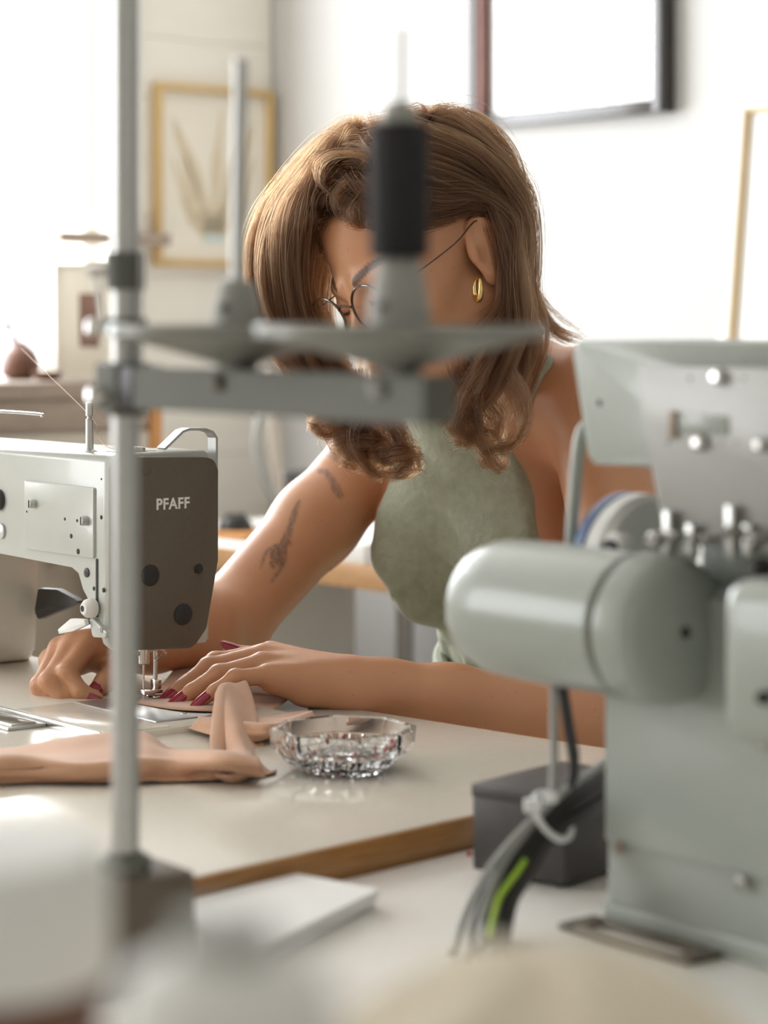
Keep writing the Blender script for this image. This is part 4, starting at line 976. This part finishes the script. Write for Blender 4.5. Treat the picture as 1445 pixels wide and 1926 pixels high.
isH = (np.linalg.norm((V - Hc), axis=1) < .16)
lips = np.where(isH & (Hl[:, 1] > 7.6) & (np.abs(Hl[:, 0]) < 2.4) & (Hl[:, 2] < -5.3) & (Hl[:, 2] > -7.4), 1.0, 0)
hl = np.interp(Hl[:, 1], [-12, 0, 3, 6, 9], [-4.5, 1.5, 3.0, 6.3, 7.4]) + .35 * np.abs(Hl[:, 0]) * (Hl[:, 1] > 5) * -.25
scalp = np.where(isH & ~((np.abs(Hl[:, 0]) > 6.3) & (Hl[:, 2] < 3.2) & (Hl[:, 1] > -2.6)), np.clip((Hl[:, 2] - hl) / .9, 0, 1), 0)
bt_ = np.clip((np.abs(Hl[:, 0]) - 1.4) / 3.6, 0, 1); bz = 1.75 + .75 * np.sin(bt_ * PI * .75)
brow = np.where(isH & (Hl[:, 1] > 5.0) & (np.abs(Hl[:, 0]) > 1.3) & (np.abs(Hl[:, 0]) < 5.2), np.clip((.52 - .2 * bt_ - np.abs(Hl[:, 2] - bz)) / .16, 0, 1), 0)
lash = np.where(isH & (Hl[:, 1] > 7.0) & (np.abs(np.abs(Hl[:, 0]) - 3.05) < 1.5), np.clip((.22 - np.abs(Hl[:, 2] + .75 - .12 * (np.abs(Hl[:, 0]) - 3.05) ** 2)) / .12, 0, 1), 0)
dark = np.maximum(brow * .85, lash)
for s_ in (-1, 1): scalp = np.where(np.linalg.norm(V - hp_(s_ * 7.4, -.7, -.6), axis=1) < .036, 0, scalp)
def skin_mat():
    m = bpy.data.materials.new('warm_skin'); m.use_nodes = True; nt = m.node_tree; b = nt.nodes['Principled BSDF']; L = nt.links.new
    b.inputs['Roughness'].default_value = .42; b.inputs['Specular IOR Level'].default_value = .45
    b.inputs['Subsurface Weight'].default_value = .12; b.inputs['Subsurface Radius'].default_value = (1, .35, .2); b.inputs['Subsurface Scale'].default_value = .006
    tc = nt.nodes.new('ShaderNodeTexCoord'); n = nt.nodes.new('ShaderNodeTexNoise'); n.inputs['Scale'].default_value = 22; n.inputs['Detail'].default_value = 5; L(tc.outputs['Object'], n.inputs['Vector'])
    cur = nt.nodes.new('ShaderNodeMix'); cur.data_type = 'RGBA'; L(n.outputs['Fac'], cur.inputs[0]); cur.inputs[6].default_value = (.60, .315, .175, 1); cur.inputs[7].default_value = (.53, .245, .13, 1)
    v = nt.nodes.new('ShaderNodeTexVoronoi'); v.inputs['Scale'].default_value = 75; L(tc.outputs['Object'], v.inputs['Vector'])
    fr = nt.nodes.new('ShaderNodeMapRange'); fr.inputs[1].default_value = .05; fr.inputs[2].default_value = .10; fr.inputs[3].default_value = .35; fr.inputs[4].default_value = 0; L(v.outputs['Distance'], fr.inputs[0])
    c2 = nt.nodes.new('ShaderNodeMix'); c2.data_type = 'RGBA'; L(fr.outputs[0], c2.inputs[0]); L(cur.outputs[2], c2.inputs[6]); c2.inputs[7].default_value = (.30, .13, .075, 1); cur = c2
    for at, colr in (('lips', (.40, .11, .09, 1)), ('ink', (.035, .04, .045, 1)), ('dark', (.04, .02, .012, 1)), ('scalp', (.05, .025, .014, 1))):
        a = nt.nodes.new('ShaderNodeAttribute'); a.attribute_name = at
        mx = nt.nodes.new('ShaderNodeMix'); mx.data_type = 'RGBA'; L(a.outputs['Fac'], mx.inputs[0]); L(cur.outputs[2], mx.inputs[6]); mx.inputs[7].default_value = colr; cur = mx
    L(cur.outputs[2], b.inputs['Base Color'])
    n2 = nt.nodes.new('ShaderNodeTexNoise'); n2.inputs['Scale'].default_value = 700; L(tc.outputs['Object'], n2.inputs['Vector'])
    bp = nt.nodes.new('ShaderNodeBump'); bp.inputs['Strength'].default_value = .12; bp.inputs['Distance'].default_value = .001; L(n2.outputs['Fac'], bp.inputs['Height']); L(bp.outputs[0], b.inputs['Normal'])
    return m
M['skin'] = skin_mat()
person = np_mesh('person', V, F, [M['skin']], loc=pbase)
ink *= .62 + .3 * np.sin(V[:, 0] * 900 + 3 * np.sin(V[:, 2] * 700)) * np.sin(V[:, 2] * 800 + V[:, 1] * 500)
for nm, arr in (('ink', ink), ('lips', lips), ('scalp', scalp), ('dark', dark)):
    at = person.data.attributes.new(nm, 'FLOAT', 'POINT'); at.data.foreach_set('value', arr.astype(np.float32))
tag(person, 'person in sage green halter dress with long brown hair, bent over the sewing', 'person')
def child(o): 
    o.parent = person; o.matrix_parent_inverse = Matrix.Translation(-Vector(person.location)); return o
stl = empty('stool', (pelvis[0], pelvis[1], 0), 0, label='round stool under the seated person', cat='stool')
obj('seat', lathe(bmesh.new(), [(.12, .42), (.16, .425), (.17, .437), (.165, .45), (.02, .452)], 32), M['black'], stl)
for a in range(4):
    c_, s_ = math.cos(a * PI / 2 + .4), math.sin(a * PI / 2 + .4)
    obj('leg', cyl(bmesh.new(), (.18 * c_, .18 * s_, 0), (.11 * c_, .11 * s_, .425), .011, 12), M['satin'], stl)
# nails ------------------------------------------------------------
def nail(chain, r, length, wid, up, lead=.62):
    t, p = chain[3], chain[2]; d = nrm(t - p); up = nrm(np.array(up) - d * np.dot(up, d)); sd = np.cross(d, up)
    bm = bmesh.new(); n = 11; rows = []
    for k in range(n):
        q = k / (n - 1); tp = max(0, (q - .5) / .5) ** 1.6; am = 1.0 * (1 - .94 * tp); Rk = r * (1.09 - .12 * q * q)
        cz = t + d * (-.0085 + length * q) - up * (.0012 * max(0, q - .5))
        rw = [cz + up * Rk * math.cos(a) + sd * Rk * math.sin(a) * wid for a in np.linspace(-am, am, 9)]
        rows.append(rw + [p_ - up * .0009 for p_ in reversed(rw)])
    ring_loft(bm, rows)
    return child(obj('nail', bm, M['nail'], None))
for n_ in ('index', 'middle', 'ring', 'little'): nail(lh[n_], FR[n_][3], .0225, 1.0, (-.25, -.75, .62))
nail(lh['thumb'], FR['thumb'][3], .021, 1.0, (-.3, -.5, .8))
for n_ in ('index', 'middle', 'ring'): nail(rh[n_], FR[n_][3], .019, 1.0, (.3, -.6, -.5))
nail(rh['thumb'], FR['thumb'][3], .02, 1.0, (.3, -.8, .5))
# dress --------------------------------------------------------------
class Dress:
    def __call__(s, p):
        d = np.minimum(torso(p), 9); dl = legs(p)
        h = np.maximum(.06 - np.abs(d - dl), 0) / .06; d = np.minimum(d, dl) - h * h * .06 * .25
        q = (p - chest) @ TA.T; x, y, z = q[:, 0], q[:, 1], q[:, 2]
        fold = .0040 * np.sin(x * 95 + 5 * np.sin(z * 16)) * np.clip((-z - .02) / .1, 0, 1) + .0065 * np.sin(x * 44 + z * 34 + 1.3) * np.clip((-z + .01) / .12, 0, 1) + .0022 * np.sin(z * 120 + x * 40 + 2 * np.sin(x * 30))
        zw = (p[:, 2] - (waist[2] + .012))
        fold += .008 * np.exp(-((zw - .03) / .03) ** 2)                       # blouse gathered over the waist tie
        d = d - .007 - np.maximum(fold, -.0042)
        wlim = np.interp(z, [-.30, -.11, -.08, -.04, .0, .06, .10], [.40, .20, .130, .108, .094, .072, .060])
        d = np.maximum(d, np.abs(x) - wlim)
        ztop = np.where(y > -.01, .098, -.03)
        return np.maximum(d, z - ztop)
lo = np.minimum(chest, pelvis) - np.array([.42, .46, .14]); hi = np.maximum(chest, pelvis) + np.array([.28, .28, .17])
lo[2] = pelvis[2] - .17
Vd, Fd = surface_nets(Dress(), lo, hi, .0034); Vd = relax(Vd, Fd, 2)
dr = np_mesh('dress', Vd, Fd, [M['dress']], loc=(0, 0, 0)); child(dr); dr['label'] = 'sage green sleeveless halter dress'
ct = waist + np.array([0, 0, .006]); wt = []
for a in np.linspace(0, 2 * PI, 40): wt.append(ct + Lax * .128 * math.cos(a) + Fax * .102 * math.sin(a))
bm = tube(bmesh.new(), wt, .0085, 10, 2); child(obj('waist_tie', bm, M['tie'], None))
def on_skin(px, py, off=.002):
    ds = np.linspace(2.0, 2.6, 601); f = body(np.array([P(px, py, d) for d in ds])); i = np.argmax(f < 0)
    return P(px, py, ds[i] - off) if f[i] < 0 else P(px, py, 2.28)
def strap(pl, tail):
    ps = [on_skin(*q) for q in pl] + tail; tube_ = catmull(ps, 6)
    child(obj('strap', tube(bmesh.new(), tube_, .0034, 8, 0), M['tie'], None))
bk = neck0 - Fax * .055 + Uax * .03
strap([(975, 800), (986, 772), (1000, 742), (1018, 705), (1034, 676)], [neck0 + Lax * .058 - Fax * .012 + Uax * .045, bk])
strap([(790, 820), (800, 780), (812, 740)], [neck0 - Lax * .058 - Fax * .0 + Uax * .045, bk])
# ---- spectacles
gl = empty('eyeglasses', tuple(hp_(0, 10, -.3)), 0, label='round tortoiseshell glasses on the lowered face', cat='glasses')
go = np.array(gl.location)
def gchild(o): o.parent = gl; o.matrix_parent_inverse = Matrix.Translation(-Vector(gl.location)); return o
for s in (-1, 1):
    rim = [hp_(s * 3.3 + 2.35 * math.cos(a), 9.7 - .25 * abs(math.cos(a) * (1 if math.cos(a) * s > 0 else 0)) - .12 * math.sin(a), -.55 + 2.1 * math.sin(a)) for a in np.linspace(0, 2 * PI, 33)]
    rm = gchild(obj('rim', tube(bmesh.new(), rim, .0012, 8, 1), M['tortoise'], None))
    bm = bmesh.new(); vs = [bm.verts.new(tuple(p)) for p in rim[:-1]]; bm.faces.new(vs)
    gchild(obj('lens', bm, M['lens'], None, smooth=False))
    tm = [hp_(s * 5.6, 9.5, .2), hp_(s * 7.0, 7.5, .4), hp_(s * 7.5, 2, .9), hp_(s * 7.75, -1.2, 1.6), hp_(s * 7.6, -3.2, -.6)]
    gchild(obj('temple', tube(bmesh.new(), tm, .0007, 8, 5), M['tortoise'], None))
gchild(obj('bridge', tube(bmesh.new(), [hp_(-1.0, 9.75, .1), hp_(0, 10.0, .5), hp_(1.0, 9.75, .1)], .0012, 8, 5), M['tortoise'], None))
# ---- earring
er = P(899, 543, 2.088)
o = empty('hoop_earring', tuple(er), 0, label='small chunky gold hoop earring in her visible ear', cat='earring')
hd = nrm([.35, -.93, 0]); hoop = [hd * .0068 * math.sin(a) + np.array([0, 0, .0095 * math.cos(a)]) for a in np.linspace(0, 2 * PI, 29)]
obj('hoop', tube(bmesh.new(), hoop, .0026, 12, 1, radii=[.0012, .0022, .0033, .0022, .0012]), M['gold'], o)
# ---- hair
def hair_mat():
    m = bpy.data.materials.new('brown_hair'); m.use_nodes = True; nt = m.node_tree; nt.nodes.remove(nt.nodes['Principled BSDF'])
    h = nt.nodes.new('ShaderNodeBsdfHairPrincipled'); h.model = 'CHIANG'; h.parametrization = 'COLOR'
    hi = nt.nodes.new('ShaderNodeHairInfo'); rp = nt.nodes.new('ShaderNodeValToRGB')
    rp.color_ramp.elements[0].color = (.017, .0060, .0021, 1); rp.color_ramp.elements[1].color = (.095, .039, .014, 1)
    e = rp.color_ramp.elements.new(.55); e.color = (.044, .0170, .0060, 1)
    nt.links.new(hi.outputs['Random'], rp.inputs[0]); nt.links.new(rp.outputs[0], h.inputs['Color'])
    h.inputs['Roughness'].default_value = .32; h.inputs['Radial Roughness'].default_value = .45
    nt.links.new(h.outputs[0], nt.nodes['Material Output'].inputs[0]); return m
M['hair'] = hair_mat()
sc0 = hp_(0, -.8, 3.8); scr_ = hv(7.0, 8.8, 7.8)
def scalp_pt(x, y, z, k=1.0):
    q = np.array([x, y + .8, z - 3.8]) * .01 * HS; q = q / np.linalg.norm(q / scr_) * k
    return sc0 + q @ HA
def Hd(*q): return hp_(*q)
G = []      # (points, spread profile in m, locks, strands per lock, curl, curl turns)
def guide(root, locs, pxs, spread=(.016, .017, .015, .012), locks=9, per=46, curl=.004, turns=1.6):
    def hug(x, y, z):
        k = math.hypot(x / 7.0, (y + .8) / 8.8); lim = 1.13 if y < -1.5 else 1.16
        if k > lim: x, y = x * lim / k, (y + .8) * lim / k - .8
        return x, y, z
    locs = [hug(*q) for q in locs]
    pxs = [((x + 16) if (915 < x < 966 and y < 640) else x, y, d) for x, y, d in pxs]
    G.append(([scalp_pt(*root)] + [Hd(*q) for q in locs] + [P(*q) for q in pxs], spread, locks, per, curl, turns))
# her right side (curtain beside the forehead)
guide((.5, -1, 12), [], [(690, 245, 2.17), (615, 296, 2.17), (555, 352, 2.18), (508, 415, 2.19), (490, 480, 2.20), (496, 560, 2.20), (528, 640, 2.20), (580, 725, 2.20), (628, 800, 2.20), (640, 840, 2.19)], (.014, .012, .012, .016), 12, 50, .008)
guide((.5, 2, 12), [], [(640, 278, 2.14), (580, 335, 2.15), (530, 398, 2.16), (508, 465, 2.17), (510, 545, 2.18), (542, 630, 2.19), (600, 725, 2.20), (655, 820, 2.20), (690, 880, 2.19)], (.014, .012, .012, .016), 12, 50, .009)
guide((.5, 5, 11), [], [(610, 325, 2.12), (562, 378, 2.13), (536, 440, 2.14), (538, 520, 2.16), (560, 610, 2.18), (615, 715, 2.19), (680, 815, 2.20), (735, 880, 2.19)], (.012, .011, .011, .014), 10, 46, .010)
guide((.3, 7, 9.5), [], [(592, 372, 2.12), (560, 412, 2.125), (552, 470, 2.14), (560, 545, 2.16), (582, 610, 2.175), (640, 715, 2.19), (705, 800, 2.19), (760, 860, 2.18)], (.009, .009, .010, .014), 9, 44, .010)
guide((-3, -3, 12), [], [(660, 262, 2.22), (580, 340, 2.25), (530, 440, 2.26), (525, 550, 2.26), (570, 670, 2.25), (640, 780, 2.24), (680, 850, 2.23)], (.016, .016, .016, .018), 10, 46, .009)
guide((-4, 1, 11), [(-7.6, 2.5, 7.5)], [(590, 470, 2.22), (572, 570, 2.22), (605, 690, 2.22), (670, 790, 2.22), (720, 860, 2.21)], (.016, .014, .014, .016), 9, 44, .010)
guide((-4, 4.5, 10), [(-6.5, 6, 7.6)], [(575, 480, 2.19), (572, 570, 2.19), (610, 680, 2.2), (690, 800, 2.2), (740, 870, 2.19)], (.013, .012, .012, .014), 9, 44, .010)
guide((-5, -7, 8), [(-8.5, -6, 3)], [(720, 560, 2.31), (690, 680, 2.31), (700, 800, 2.30)], (.02, .02, .018, .018), 8, 40, .008)
guide((-1, -10, 5), [(-3, -11.5, 0)], [(900, 560, 2.32), (890, 680, 2.34), (870, 780, 2.34)], (.02, .022, .02, .018), 8, 40, .006)
# her left side, tucked behind the ear
guide((1.5, 6.8, 9.3), [(4.6, 5.4, 8.4), (6.9, 2.4, 5.4), (7.8, -.8, 3.6), (8.2, -4.4, .6)], [(938, 505, 2.10), (936, 580, 2.10), (918, 660, 2.10), (880, 740, 2.11), (842, 800, 2.12)], (.008, .008, .009, .012), 10, 48, .007)
guide((1.5, 3.5, 11.1), [(4.8, 2.2, 9.5), (7.5, -1.2, 6.0), (8.2, -3.9, 1.5)], [(955, 525, 2.11), (962, 610, 2.11), (945, 700, 2.12), (905, 780, 2.13), (872, 830, 2.13)], (.010, .009, .010, .012), 11, 50, .009)
guide((1.2, .5, 11.8), [(4.8, -1.3, 10.3), (7.6, -4.2, 6.0), (8.2, -5.8, .8)], [(972, 545, 2.13), (985, 630, 2.14), (968, 720, 2.15), (930, 805, 2.15), (925, 860, 2.14)], (.010, .009, .010, .011), 11, 50, .010)
guide((1, -3, 11.6), [(4.4, -5.2, 10), (7.2, -7.4, 5.0), (7.4, -7.9, 0)], [(990, 555, 2.17), (1008, 625, 2.18), (995, 710, 2.19), (960, 790, 2.17)], (.010, .009, .010, .010), 10, 48, .007)
guide((.6, -6, 10.6), [(3.2, -8.4, 8.4), (4.8, -9.6, 3.6)], [(984, 500, 2.20), (1010, 570, 2.22), (1046, 618, 2.24), (1100, 640, 2.26)], (.009, .009, .009, .008), 10, 46, .002)
guide((0, -7.5, 9.4), [(1.2, -9.6, 6.2), (2.4, -10.2, 1)], [(985, 540, 2.25), (1022, 606, 2.27), (1078, 640, 2.28)], (.010, .010, .010, .008), 9, 44, .002)
guide((-2, -7.8, 9), [(-2.2, -9.8, 5)], [(950, 480, 2.28), (975, 580, 2.30), (1005, 660, 2.31)], (.014, .014, .014, .014), 8, 42, .004)
guide((4.5, 6, 7), [(6.2, 4.2, 4.6), (7.3, 1.5, 3.5), (7.9, -1.0, 2.9), (8.2, -4.4, .6)], [(930, 520, 2.095), (922, 580, 2.09), (900, 630, 2.085), (872, 680, 2.085)], (.005, .005, .005, .005), 7, 36, .003)
guide((2.8, 7.4, 7.6), [(5.0, 6.1, 6.6), (6.6, 3.6, 4.6), (7.6, .6, 3.6), (8.0, -2.6, 2.8)], [(935, 500, 2.10), (940, 580, 2.10), (920, 690, 2.10), (880, 780, 2.11)], (.005, .005, .007, .010), 9, 42, .006)
guide((5, 2, 8.5), [(7.0, -.2, 5.8), (7.9, -2.6, 3.0), (8.2, -4.0, -.5)], [(948, 530, 2.10), (952, 620, 2.10), (935, 710, 2.11), (892, 800, 2.12), (898, 845, 2.115)], (.009, .009, .009, .010), 10, 46, .010)
guide((6.3, -3, 7), [(7.7, -4.8, 3.5), (8.0, -5.8, -1)], [(968, 560, 2.13), (972, 650, 2.13), (952, 740, 2.14), (948, 825, 2.14)], (.011, .010, .010, .010), 9, 44, .009)
guide((5.5, -6, 5), [(6.4, -7.6, 1)], [(980, 560, 2.2), (990, 650, 2.21), (985, 740, 2.2)], (.013, .013, .012, .012), 8, 42, .006)
guide((-1, 7.8, 7.6), [], [(590, 402, 2.115), (568, 440, 2.125), (566, 520, 2.15), (586, 600, 2.17), (650, 720, 2.19), (720, 810, 2.19)], (.005, .006, .008, .010), 8, 40, .008)
guide((-3, 7.4, 7.4), [], [(580, 430, 2.14), (572, 500, 2.16), (580, 570, 2.18), (620, 670, 2.19), (700, 780, 2.19)], (.006, .007, .008, .010), 8, 40, .008)
guide((-6, 4, 6), [], [(618, 470, 2.225), (606, 530, 2.225), (602, 590, 2.225), (640, 690, 2.225), (700, 790, 2.22)], (.010, .011, .012, .012), 9, 44, .008)
guide((-5, 6.2, 6.5), [], [(592, 480, 2.18), (584, 560, 2.19), (620, 670, 2.2), (690, 790, 2.2)], (.008, .009, .010, .010), 8, 40, .008)
# loose locks
guide((2.2, 6, 9.6), [], [(690, 300, 2.085), (640, 293, 2.08), (606, 308, 2.08), (604, 340, 2.08), (626, 366, 2.08), (632, 396, 2.08)], (.002, .002, .002, .003), 2, 20, .001)
guide((1.5, 7, 9.0), [], [(660, 345, 2.09), (640, 372, 2.09), (650, 400, 2.09), (664, 418, 2.09)], (.004, .005, .005, .005), 4, 22, .002)
guide((3.2, 6.6, 8.2), [], [(690, 370, 2.085), (672, 400, 2.08), (690, 420, 2.08), (725, 425, 2.08)], (.006, .006, .006, .006), 5, 30, .002)
def coil(c, r0, n=2, pitch=18):                                # hanging ringlet ends
    return [(c[0] + r0 * math.cos(a) * .55 + (a * 2), c[1] + pitch * a / 6.28 + r0 * .35 * math.sin(a), c[2] + .012 * math.sin(a)) for a in np.linspace(0, 6.28 * n, 7 * n)]
for c, r0, n, pt in (((625, 795, 2.19), 46, 1, 30), ((655, 815, 2.185), 55, 2, 34), ((690, 825, 2.18), 50, 2, 30), ((725, 835, 2.17), 52, 1, 40), ((750, 845, 2.165), 40, 2, 26), ((868, 780, 2.11), 50, 2, 28), ((905, 800, 2.115), 60, 1, 44), ((840, 775, 2.12), 36, 1, 30)):
    q = coil(c, r0, n, pt); G.append(([P(c[0] - 16, c[1] - 130, c[2] + .01), P(c[0] - 4, c[1] - 60, c[2] + .004)] + [P(*a) for a in q], (.007, .005, .0035, .003), 3, 34, .0008, 1))
for ring_ in ([(960, 690, 2.11), (985, 745, 2.105), (986, 795, 2.10), (962, 835, 2.10), (930, 846, 2.10), (912, 858, 2.105), (928, 880, 2.11), (944, 868, 2.115), (934, 850, 2.12)],
              [(880, 740, 2.10), (862, 780, 2.095), (850, 806, 2.095), (878, 822, 2.10), (905, 806, 2.105)], [(890, 740, 2.10), (896, 800, 2.10), (912, 846, 2.10), (938, 878, 2.10), (950, 858, 2.105), (930, 845, 2.11)],
              [(640, 740, 2.19), (600, 790, 2.185), (590, 800, 2.185), (612, 818, 2.18), (645, 812, 2.18)], [(690, 760, 2.18), (672, 830, 2.175), (690, 880, 2.17), (716, 900, 2.17), (722, 880, 2.175)],
              [(720, 760, 2.18), (745, 820, 2.17), (772, 866, 2.165), (750, 894, 2.165), (712, 890, 2.17), (700, 868, 2.175)], [(660, 750, 2.19), (640, 800, 2.185), (652, 850, 2.18), (676, 866, 2.175), (690, 850, 2.17)]):
    G.append(([P(*a) for a in ring_], (.006, .004, .003, .0022), 3, 34, .0006, 1))
rng = np.random.RandomState(7); NP = 40; pos = []
for pts_, spread, locks, per, curl, turns in G:
    C = np.array(catmull(pts_, 12)); seg = np.r_[0, np.cumsum(np.linalg.norm(np.diff(C, axis=0), axis=1))]; tS = np.linspace(0, seg[-1], NP)
    C = np.stack([np.interp(tS, seg, C[:, i]) for i in range(3)], 1); t = np.linspace(0, 1, NP)
    tg = np.gradient(C, axis=0); tg /= np.linalg.norm(tg, axis=1, keepdims=True)
    ref = nrm(np.cross(tg[NP // 2], [.3, .8, .4])); a1 = ref - tg * (tg @ ref)[:, None]; a1 /= np.linalg.norm(a1, axis=1, keepdims=True); a2 = np.cross(tg, a1)
    sw = np.interp(t, np.linspace(0, 1, len(spread)), spread)
    for _ in range(locks):
        th_, rd = rng.uniform(0, 6.28), math.sqrt(rng.uniform(0, 1)); ox, oy = rd * math.cos(th_), rd * math.sin(th_)
        ph = rng.uniform(0, 6.28); tn = turns * rng.uniform(.7, 1.3); cu = curl * rng.uniform(.6, 1.5) * np.clip((t - .55) / .45, 0, 1) ** 1.2
        lw1, lw2 = rng.uniform(0, 6.28, 2)
        lk = C + a1 * (sw * ox + cu * np.cos(ph + 6.28 * tn * t * 1.4) + .0025 * np.sin(lw1 + 7 * t))[:, None] + a2 * (sw * oy + cu * np.sin(ph + 6.28 * tn * t * 1.4) + .0025 * np.sin(lw2 + 6 * t))[:, None]
        so = rng.normal(0, 1, (per, 2)); fl = rng.normal(0, 1, (per, 2)) * .0013
        fly = rng.uniform(0, 1, per) < .06; fl[fly] *= 4
        lr = np.interp(t, [0, .3, .8, 1], [.0055, .0040, .0015, .0004]) * (min(1, spread[0] / .008 + .2))
        ee = rng.uniform(.74, 1.0, per)
        for j in range(per):
            tj = t * ee[j]; base = np.stack([np.interp(tj, t, lk[:, i]) for i in range(3)], 1)
            A1 = np.stack([np.interp(tj, t, a1[:, i]) for i in range(3)], 1); A2 = np.stack([np.interp(tj, t, a2[:, i]) for i in range(3)], 1); L_r = np.interp(tj, t, lr)
            pos.append(base + A1 * (so[j, 0] * L_r + fl[j, 0] * t ** 2)[:, None] + A2 * (so[j, 1] * L_r + fl[j, 1] * t ** 2)[:, None])
pos = np.array(pos)                                            # strands x NP x 3
q = ((pos.reshape(-1, 3) - sc0) @ HA.T) / scr_; nq = np.linalg.norm(q, axis=1); lim = 1.035 + .03 * rng.rand(len(nq))
fix = nq < lim; q[fix] *= (lim[fix] / nq[fix])[:, None]
pos = (sc0 + (q * scr_) @ HA)
hc = bpy.data.hair_curves.new('hair'); NS = len(pos) // NP
hc.add_curves([NP] * NS); hc.points.foreach_set('position', pos.astype(np.float32).ravel())
ra = hc.attributes.get('radius') or hc.attributes.new('radius', 'FLOAT', 'POINT')
ra.data.foreach_set('value', np.tile(np.interp(np.linspace(0, 1, NP), [0, .7, 1], [.00013, .00013, .00008]), NS).astype(np.float32))
hc.materials.append(M['hair']); ho = bpy.data.objects.new('hair', hc); COL.objects.link(ho); child(ho); ho['label'] = 'long wavy brown hair tucked behind one ear'
print('strands', NS)
